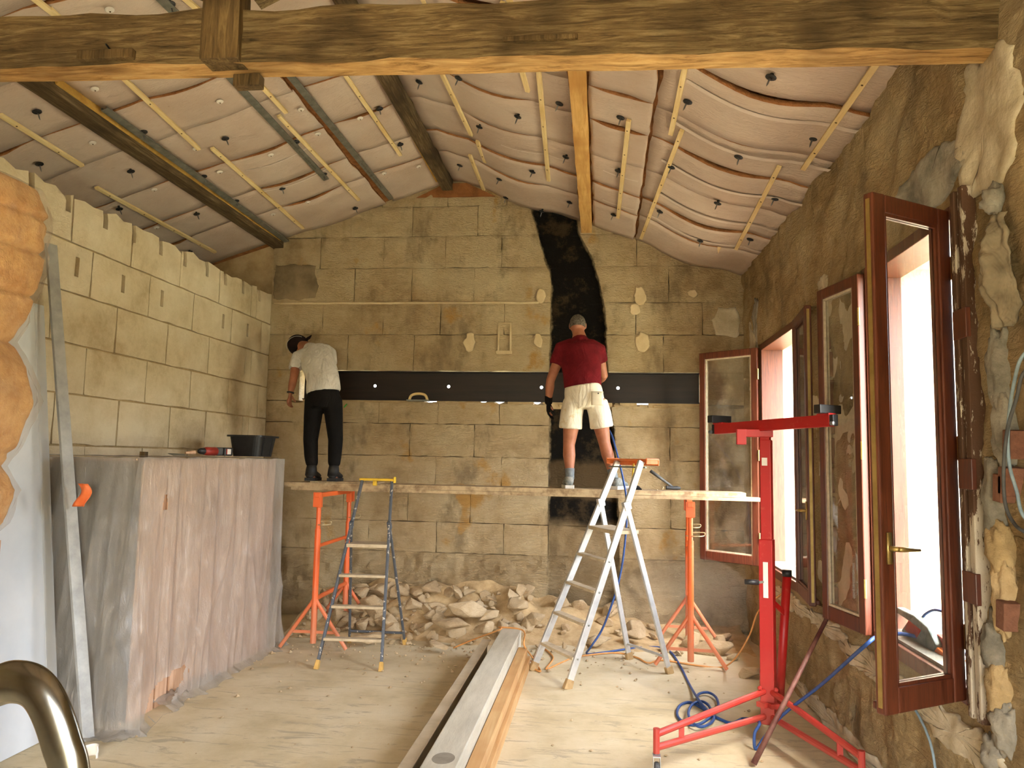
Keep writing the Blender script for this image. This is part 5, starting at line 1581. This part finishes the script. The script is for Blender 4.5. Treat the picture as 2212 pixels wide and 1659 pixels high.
for i in range(K + 1):
    for j in range(n):
        ph = 2 * PI * j / n
        lim = PI * (.60 if math.sin(ph) < .2 else .36)
        th = lim * i / K
        vs.append(CP(.079 * math.sin(th) * math.cos(ph), .099 * math.sin(th) * math.sin(ph) - .003, .106 * math.cos(th) + .002))
m.add(vs, [(i * n + j, (i + 1) * n + j, (i + 1) * n + (j + 1) % n, i * n + (j + 1) % n) for i in range(K) for j in range(n)])
m.build('hair', M['grey_hair'], p2, smooth=True, solid=.006)
m = MB(); wd = V((0, .05, -1)).normalized()
limb(m, [wLp + V((0, -.01, .05)), wLp, wLp - V((0, 0, .03))], [.038, .038, .036], 14)
hand(m, wLp + V((0, 0, .004)), (.0, .05, -1), (.95, .1, 0), (.15, .95, 0), .45, 1.25)
fuse('glove', m, M['black_cloth'], p2, .006, 3, .4)
# ------------------------------------------------------------------ rubble
M['rubble'] = stone_mat('broken limestone', (150, 126, 94), (188, 164, 128), (210, 190, 156), .5)
M['rubble_dust'] = plain('limestone dust', (176, 148, 104), (206, 180, 136), 9, .95, bump=.8, bscale=45)
def prof(x):
    if x < -.75: return .42 - .14 * max(0, (-2.2 - x)) * 1.2
    return max(.08, .42 - (x + .75) * .26)
def mound(x, y):
    t = (8.16 - y) / (.95 + .15 * nz((x, 0, 0), 1.3))
    return 0 if t > 1 else prof(x) * max(0.0, 1 - max(0, t)) ** 1.3 * (1 + .35 * nz((x, y, 0), 4))
m = MB(); m.grid(110, 26, lambda u, v: (lambda x, y: V((x, y, -.004 + mound(x, y) + .01 * fbm((x, y, 0), 9))))(-3.0 + 4.4 * u, 7.1 + 1.06 * v))
o = m.build('rubble_dust', M['rubble_dust'], smooth=True); tag(o, 'fine limestone dust and grit banked under the rubble along the back wall', 'dust', kind='stuff')
protos = []
rnd = random.Random(21)
for k in range(14):
    bm = bmesh.new()
    fl = rnd.uniform(.45, .9)
    for i in range(13):
        d = V((rnd.gauss(0, 1), rnd.gauss(0, 1), rnd.gauss(0, 1))).normalized()
        bm.verts.new(V((d.x, d.y * rnd.uniform(.6, .9), d.z * fl)) * rnd.uniform(.8, 1.1) * .5)
    bmesh.ops.convex_hull(bm, input=list(bm.verts))
    for v in [v for v in bm.verts if not v.link_faces]: bm.verts.remove(v)
    bmesh.ops.bevel(bm, geom=list(bm.edges), offset=.025, segments=1, affect='EDGES')
    me = bpy.data.meshes.new('rubble_stone'); bm.to_mesh(me); bm.free()
    me.materials.append(M['rubble']); protos.append(me)
def stone(x, y, z, s, lab, grp, k=None, rot=None, sc=(1, 1, 1)):
    o = bpy.data.objects.new('rubble_stone', protos[rnd.randrange(14) if k is None else k])
    col.objects.link(o); o.location = (x, y, z)
    o.rotation_euler = rot or (rnd.uniform(-.5, .5), rnd.uniform(-.5, .5), rnd.uniform(0, 6.28))
    o.scale = (s * sc[0], s * sc[1], s * sc[2])
    return tag(o, lab, 'rubble stone', grp)
BIG = [(1012, 1315, 7.45, .52, (1, .55, .75), 'largest tilted slab of limestone on top of the rubble heap'), (972, 1348, 7.15, .40, (1, .8, .6), 'wide flat-faced limestone block lying in front of the largest slab'),
       (806, 1315, 7.55, .40, (1, .8, .9), 'tall rounded limestone boulder behind the paint-spattered stepladder'), (895, 1306, 7.6, .22, (1, .8, .9), 'limestone chunk with a broken corner between stepladder and largest slab'),
       (800, 1376, 6.95, .38, (1, .7, .5), 'low broad limestone chunk behind the lower treads of the spattered stepladder'), (945, 1394, 6.85, .26, (1, .7, .5), 'pale limestone piece at the front edge of the heap beside the steel joist'),
       (1045, 1355, 7.2, .26, (1, .8, .8), 'limestone piece resting above the end of the steel joist'), (1155, 1334, 7.5, .24, (1, .8, .75), 'rounded limestone lump under the edge of the sooty flue'),
       (1290, 1388, 7.3, .28, (1, .8, .8), 'limestone block seen between the rails of the aluminium stepladder'), (1375, 1370, 7.4, .26, (1, .8, .9), 'upright limestone block behind the rear leg of the aluminium stepladder'),
       (1540, 1412, 7.25, .40, (1, .7, .55), 'broad dusty limestone block behind the orange trestle legs by the window'), (1625, 1452, 6.55, .28, (1, .7, .5), 'flat limestone block lying alone near the red lift mast')]
for px, py, y, s, sc, lab in BIG:
    p = onY(px, py, y)
    o = stone(p.x, y, max(p.z, s * sc[2] * .30), s, lab, None, rot=(rnd.uniform(-.25, .25), rnd.uniform(-.25, .25), rnd.uniform(-.3, .3)), sc=sc)
G1, G2 = 'rubble stones heaped between crate and flue', 'rubble stones at the foot of the sooty flue'
for k in range(210):
    x = rnd.uniform(-2.95, 1.25) if k % 3 == 0 else rnd.uniform(-2.95, -.65)
    t = rnd.random() ** 1.2
    y = 8.0 - t * .95
    s = rnd.choice([.06, .08, .1, .13, .16, .20, .26]) * rnd.uniform(.8, 1.25) * (1.0 if t < .7 else .55)
    if x > -.6: s *= 1.15
    z = mound(x, y) + s * .2
    if -.9 < x < -.5 and y < gy + .05: continue
    if x < -.6: stone(x, y, z, s, 'small rough limestone fragment in the heap between the draped crate and the flue', G1)
    else: stone(x, y, z, s, 'small rough limestone fragment in the low heap below the flue and the window side', G2)
m = MB()
for k in range(420):
    x = rnd.gauss(-1.2, 1.1); y = 7.1 - abs(rnd.gauss(0, .55))
    if rnd.random() < .15: y = rnd.uniform(4.3, 6.8)
    if x < -2.85 or x > 1.3 or (gx0 - .1 < x < gx1 + .25 and y < gy): continue
    s = rnd.uniform(.006, .02) * (1.5 if rnd.random() < .12 else 1)
    c = V((x, y, s * .3))
    vs = [c + V((rnd.uniform(.6, 1) * s * a, rnd.uniform(.6, 1) * s * b, rnd.uniform(.3, .8) * s * e)) for a, b, e in ((1, 0, 0), (-1, 0, 0), (0, 1, 0), (0, -1, 0), (0, 0, 1), (0, 0, -.5))]
    m.add(vs, [(0, 2, 4), (2, 1, 4), (1, 3, 4), (3, 0, 4), (2, 0, 5), (1, 2, 5), (3, 1, 5), (0, 3, 5)])
tag(m.build('floor_crumbs', M['rubble'], fixn=True), 'scattered limestone crumbs on the dusty floor', 'crumbs', kind='stuff')

# ------------------------------------------------------------------ cables
M['blue'] = plain('blue cable', (34, 64, 122), (50, 86, 148), 20, .5)
M['orange_cord'] = plain('orange cord', (206, 140, 74), (222, 164, 100), 20, .6)
M['grey_cord'] = plain('grey blue cable', (120, 140, 150), (146, 164, 172), 20, .6)
fl = lambda px, py, r=.009: onZ(px, py, r)
cpt = fl(1512, 1545)
pts = [V((1.74, 3.7, .84)), V((1.66, 3.95, .85)), V((1.55, 4.2, .86)), V((1.42, 4.22, .84)), onX(1868, 1395, 1.30), onX(1775, 1478, 1.24), onY(1690, 1545, 4.92), onY(1652, 1592, 4.98), onY(1632, 1618, 4.93), onY(1630, 1585, 4.95), onY(1640, 1560, 5.02), fl(1606, 1552), fl(1580, 1562)]
for k, q in enumerate(((1545, 1548), (1520, 1532), (1490, 1517), (1468, 1525), (1463, 1545), (1480, 1562), (1508, 1565), (1533, 1550), (1551, 1530), (1547, 1507), (1530, 1496), (1510, 1499), (1506, 1513), (1522, 1532), (1541, 1546), (1537, 1560), (1515, 1570), (1495, 1560), (1487, 1540), (1496, 1521), (1515, 1515), (1531, 1524), (1536, 1540), (1522, 1528), (1508, 1510))):
    pts.append(fl(q[0], q[1], .010 + .012 * (k // 8)))
pts += [fl(1490, 1480), fl(1470, 1440), fl(1448, 1408), fl(1420, 1398), fl(1370, 1400), fl(1300, 1410), fl(1268, 1412), onY(1278, 1395, 6.85), onY(1305, 1350, 6.95), onY(1338, 1250, 7.02), onY(1352, 1150, 7.05), onY(1353, 1080, 7.08), onY(1347, 1040, 7.14), onY(1338, 1000, 7.2), onY(1324, 948, 7.36), onY(1316, 930, 7.46)]
m = MB(); m.tube(catmull(pts, 6), .0095, 8)
tag(m.build('blue_cable', M['blue'], smooth=True), 'blue power cable from the window sill, coiled on the floor, up to the scaffold board', 'cable')
e = gy + .02
pts = [V((-1.28, gy + .15, .03)), V((-1.1, gy + .1, .12)), V((gx0, gy - .1, .262)), onZ(1080, 1355, .262), onZ(1130, 1362, .262), V((gx1 + .06, gy - .35, .2)), fl(1150, 1420), fl(1168, 1450), fl(1150, 1436), fl(1168, 1400), fl(1195, 1420), fl(1180, 1445), fl(1215, 1430), fl(1250, 1418), fl(1330, 1410), fl(1375, 1420), fl(1400, 1432), fl(1430, 1426), fl(1510, 1438), fl(1560, 1441), onY(1590, 1420, 6.4), onY(1620, 1370, 6.4), onY(1640, 1318, 6.35), V((1.40, 6.3, .70)), V((1.45, 6.3, .80)), V((1.7, 6.3, .80))]
m = MB(); m.tube(catmull(pts, 7), .007, 7)
cord = thing('extension_cord', (0, 6.6, 0), 'orange extension cord trailing from the timber beam over the floor to the far window', 'cord')
m.build('flex', M['orange_cord'], cord, smooth=True)
p = fl(1142, 1432, .03)
M['socket'] = plain('brown socket', (110, 66, 44), (140, 90, 62), 12, .5)
m = MB(); m.lathe(p, (.2, -1, .1), [(.026, -.04), (.030, -.02), (.030, .02), (.026, .025)], 14); s_ = m.build('socket_end', M['socket'], cord, smooth=False)
m = MB(); m.lathe(p + V((.005, -.026, .0026)), (.2, -1, .1), [(.019, 0), (.019, .002)], 14); m.build('socket_face', M['white_plastic'], s_)
# ------------------------------------------------------------------ small things on the board and the ledge
q0, q1 = onY(1405, 1017, 7.42), onY(1456, 1052, 7.42)
hm = thing('hammer', (q1.x, 7.42, PT), 'black-handled hammer propped on the scaffold board', 'hammer')
q1.z = PT + .022
m = MB(); m.tube([q0, q0.lerp(q1, .35), q1], [.016, .014, .010], 10); m.build('handle', M['rubber'], hm, smooth=True)
m = MB(); m.tube([q1 - V((.075, .02, -.004)), q1 - V((.03, .01, 0)), q1 + V((.03, .01, 0)), q1 + V((.06, .015, -.002))], [.018, .016, .018, .012], 10); m.build('head', M['black_plastic'], hm)
p = onY(1372, 1052, 7.36)
m = MB(); m.grid(10, 8, lambda u, v: V((p.x - .06 + .12 * u, p.y - .05 + .1 * v, PT + .004 + .035 * math.sin(PI * u) * math.sin(PI * v) * (1 + .6 * nz((u * 4, v * 4, 0), 1)))))
tag(m.build('work_glove', M['black_cloth'], smooth=True, solid=.008), 'dark crumpled glove on the scaffold board behind the aluminium stepladder', 'glove')
for k, (px, s, w) in enumerate(((1432, .05, (.35, .3, 1.5)), (1418, .045, (1.6, .5, .5)), (1400, .035, (1.2, .6, .4)))):
    p = onY(px, 1050, 7.36)
    stone(p.x, 7.36, PT + s * w[2] * .28, s, ('upright splinter of stone on the scaffold board beside the hammer', 'flat stone chip on the scaffold board next to the hammer', 'tiny stone chip on the scaffold board nearest the dark glove')[k], None, k=k, rot=(.1, .2, k), sc=w)
p = onY(904, 866, 8.16)
ft = thing('plaster_float', (p.x, 8.15, p.z), 'pale wooden plasterer float with arched handle on the ledge below the lintel', 'float')
m = MB(); m.box((p.x - .12, 8.10, p.z - .004), (p.x + .12, 8.20, p.z + .01)); m.build('plate', M['galv'], ft)
m = MB(); m.tube(catmull([(p.x - .10, 8.15, p.z + .01), (p.x - .08, 8.15, p.z + .055), (p.x - .03, 8.15, p.z + .075), (p.x + .04, 8.15, p.z + .075), (p.x + .08, 8.15, p.z + .055), (p.x + .10, 8.15, p.z + .01)], 5), .015, 10); m.build('handle', M['batten'], ft, smooth=True)

# ------------------------------------------------------------------ tool on the window sill
M['tool_grey'] = plain('dusty grey casing', (92, 104, 100), (130, 140, 134), 16, .6)
XS = 1.575
tl = thing('demolition_hammer', (XS, 4.0, ZS + .0), 'grey and red electric hammer lying on the sill of the window with the brass handle', 'power tool')
def outline(pxs, x, th, name, mat, parent, bev=.008):
    P = [onX(a, b, x) for a, b in pxs]
    c = sum(P, V()) / len(P)
    m = MB(); n = len(P)
    m.add([q for q in P] + [q + V((th, 0, 0)) for q in P], [tuple(range(n)), tuple(range(2 * n - 1, n - 1, -1))] + [((i + 1) % n, i, i + n, (i + 1) % n + n) for i in range(n)])
    return m.build(name, mat, parent, bevel=bev, fixn=True)
Z = lambda x, y: (1880 + x * 240 / 1531, 1280 + y * 260 / 1659)
outline([Z(*p) for p in ((600, 320), (780, 480), (900, 720), (860, 830), (640, 820), (520, 700), (420, 520), (520, 380))], XS, .09, 'motor_housing', M['tool_grey'], tl)
outline([Z(*p) for p in ((250, 230), (300, 165), (340, 190), (640, 340), (560, 420), (330, 260), (300, 340), (240, 400))], XS + .02, .045, 'grip', M['tool_grey'], tl)
outline([Z(*p) for p in ((200, 460), (330, 540), (560, 680), (640, 820), (560, 790), (340, 640), (200, 540))], XS + .02, .045, 'side_guard', M['tool_grey'], tl)
outline([Z(*p) for p in ((520, 380), (690, 520), (620, 640), (460, 510))], XS - .004, .098, 'red_cover', M['tool_red'], tl, .004)
outline([Z(*p) for p in ((905, 750), (1120, 920), (1060, 1010), (860, 820))], XS + .005, .07, 'orange_nose', M['orange_pl'], tl)
outline([Z(*p) for p in ((740, 820), (860, 815), (970, 950), (920, 990))], XS + .002, .05, 'dust_port', M['tread_dust'], tl, .004)
outline([Z(*p) for p in ((600, 320), (1000, 640), (1110, 800), (1120, 920), (905, 750), (780, 480))], XS + .03, .05, 'gear_case', M['tool_red'], tl)
outline([Z(*p) for p in ((560, 790), (740, 830), (930, 1000), (1100, 1010), (1130, 1060), (900, 1060), (640, 880))], XS + .01, .06, 'shoe_plate', M['rubber'], tl, .004)
pts = [onX(*Z(700, 370), XS + .04), onX(*Z(770, 290), XS + .04), onX(*Z(900, 240), XS + .05), onX(*Z(1100, 310), XS + .06), onX(*Z(1300, 480), XS + .08), V((XS + .2, 3.5, ZS + .02))]
m = MB(); m.tube(catmull(pts, 6), .007, 7); m.build('supply_cord', M['blue'], tl, smooth=True)
pts = [onX(*Z(320, 440), 1.62), onX(*Z(345, 700), 1.58), onX(*Z(380, 900), 1.53), onX(*Z(360, 1150), 1.475), V((1.455, 3.72, .5)), V((1.45, 3.66, .2)), V((1.40, 3.62, .02))]
m = MB(); m.tube(catmull(pts, 6), .006, 7)
tag(m.build('grey_cable', M['grey_cord'], smooth=True), 'thin grey cable hanging over the sill below the window with the brass handle', 'cable')

# ------------------------------------------------------------------ broken reveal at the right
ps = thing('old_frame_post', (WR - .01, 3.24, .7), 'old wooden frame post with flaking white paint beside the open window', 'post')
m = MB()
for k, (a, b) in enumerate(((3.190, 3.232), (3.236, 3.262), (3.266, 3.30))):
    m.box((WR - .045 + .012 * (k % 2), a, .74), (WR + .06, b, 2.84))
m.build('moulded_post', M['flaked'], ps, bevel=.005)
for z in (1.18, 1.62, 2.22):
    m = MB(); m.box((WR - .05, 3.185, z), (WR - .03, 3.30, z + .12)); m.build('bare_patch', M['mahog'], ps, bevel=.003)
def lump(name, parent, c, r, mat, seed, amp=.35, n=16, freq=2.0):
    m = MB(); vs, fs = [], []
    for i in range(n + 1):
        th = PI * i / n
        for j in range(n):
            ph = 2 * PI * j / n
            d = V((math.sin(th) * math.cos(ph), math.sin(th) * math.sin(ph), math.cos(th)))
            k = 1 + amp * fbm(d, freq, seed, 4)
            vs.append(V((c[0] + d.x * r[0] * k, c[1] + d.y * r[1] * k, c[2] + d.z * r[2] * k)))
    fs = [(i * n + j, (i + 1) * n + j, (i + 1) * n + (j + 1) % n, i * n + (j + 1) % n) for i in range(n) for j in range(n)]
    m.add(vs, fs); return m.build(name, mat, parent, smooth=True)
for k, (py, rz, mt) in enumerate(((430, .06, 'cement'), (800, .16, 'cement'), (930, .14, 'cement'), (1080, .15, 'cement'), (1190, .12, 'mortar_dark'), (1300, .14, 'mortar'), (1400, .13, 'cement'), (1500, .12, 'mortar_dark'), (1570, .10, 'cement'), (1640, .10, 'cement'))):
    p = onX(2160 + 12 * (k % 3), py, WR + .01)
    lump('mortar_lump', wall_right, (WR + .0, p.y, p.z), (.05, .055, rz), M[mt], k * 3.1, .34, 26, 2.2)
for k, (px, py) in enumerate(((2178, 1055), (2190, 1040), (2200, 960), (2185, 1330))):
    p = onX(px, py, WR - .02)
    m = MB(); m.obox(p, (0, 1, .1), (1, 0, 0), (0, -.1, 1), .06, .08, .10)
    M['brick'] = M.get('brick') or plain('hollow brick', (104, 66, 48), (132, 90, 68), 12, .9, bump=.5)
    m.build('brick_stub', M['brick'], wall_right, bevel=.004)
M['sack'] = cloth('stiff cement sacking', (112, 100, 80), (142, 128, 104), (1, 1, .5), 1.0)
p0, p1_ = onX(2165, 470, WR - .02), onX(2165, 715, WR - .02)
m = MB()
m.grid(26, 44, lambda u, v: (lambda a, z: V((WR - .035 - .045 * math.sin(PI * u) * (.6 + .7 * math.sin(PI * v)) - .02 * fbm((a * 6, z * 5, 0), 2.2, 4, 4) - .012 * math.sin(u * 14 + 6 * v), a, z)))(p0.y - .075 + .15 * u * (.55 + .45 * math.sin(PI * min(1, v * 1.15))) + .02 * nz((v * 4, u, 0), 2), p0.z + (p1_.z - p0.z) * v))
tag(m.build('cement_sack', M['sack'], smooth=True, solid=.006), 'crumpled stiff cement sack stuffed beside the old frame post', 'sack')
for k, (mt, pp, lab) in enumerate((('grey_cord', ((2212, 765), (2190, 830), (2178, 920), (2180, 1000), (2196, 1060), (2215, 1120)), 'pale blue electric wire looping out of the broken plaster'), ('rubber', ((2215, 800), (2196, 860), (2176, 930), (2168, 1020), (2172, 1090), (2190, 1130), (2215, 1150)), 'dark electric wire looping out of the broken plaster'))):
    P = [onX(a, b, WR - .08 - .02 * k) for a, b in pp]
    P = [P[0] + V((.1, .02, .05))] + P + [P[-1] + V((.1, 0, -.05))]
    m = MB(); m.tube(catmull(P, 6), .006, 7); tag(m.build('electric_wire', M[mt], smooth=True), lab, 'wire')
# broken brick edge on the pier between the two folded casements
rnd = random.Random(4)
for k in range(10):
    z = .85 + k * .19
    m = MB(); m.obox(V((WR + .015, 5.30 + rnd.uniform(-.02, .02), z)), (0, 1, 0), (1, 0, 0), (0, 0, 1), rnd.uniform(.1, .16), .05, .165)
    m.build('brick_stub', M['brick'], wall_right, bevel=.006)

# ------------------------------------------------------------------ dust hanging in the corner by the trestle
hz_ = bpy.data.materials.new('airborne dust'); hz_.use_nodes = True
_n = hz_.node_tree; _n.nodes.clear()
_o = _n.nodes.new('ShaderNodeOutputMaterial'); _v = _n.nodes.new('ShaderNodeVolumeScatter')
_v.inputs['Color'].default_value = srgb((232, 218, 196)); _v.inputs['Density'].default_value = .11; _v.inputs['Anisotropy'].default_value = .2
_n.links.new(_v.outputs[0], _o.inputs['Volume'])
m = MB(); ball(m, (.78, 7.28, .44), .64, .70, .43, None, 28)
tag(m.build('dust_haze', hz_, smooth=True), 'faint cloud of airborne dust around the orange trestle legs by the window', 'dust', kind='stuff')
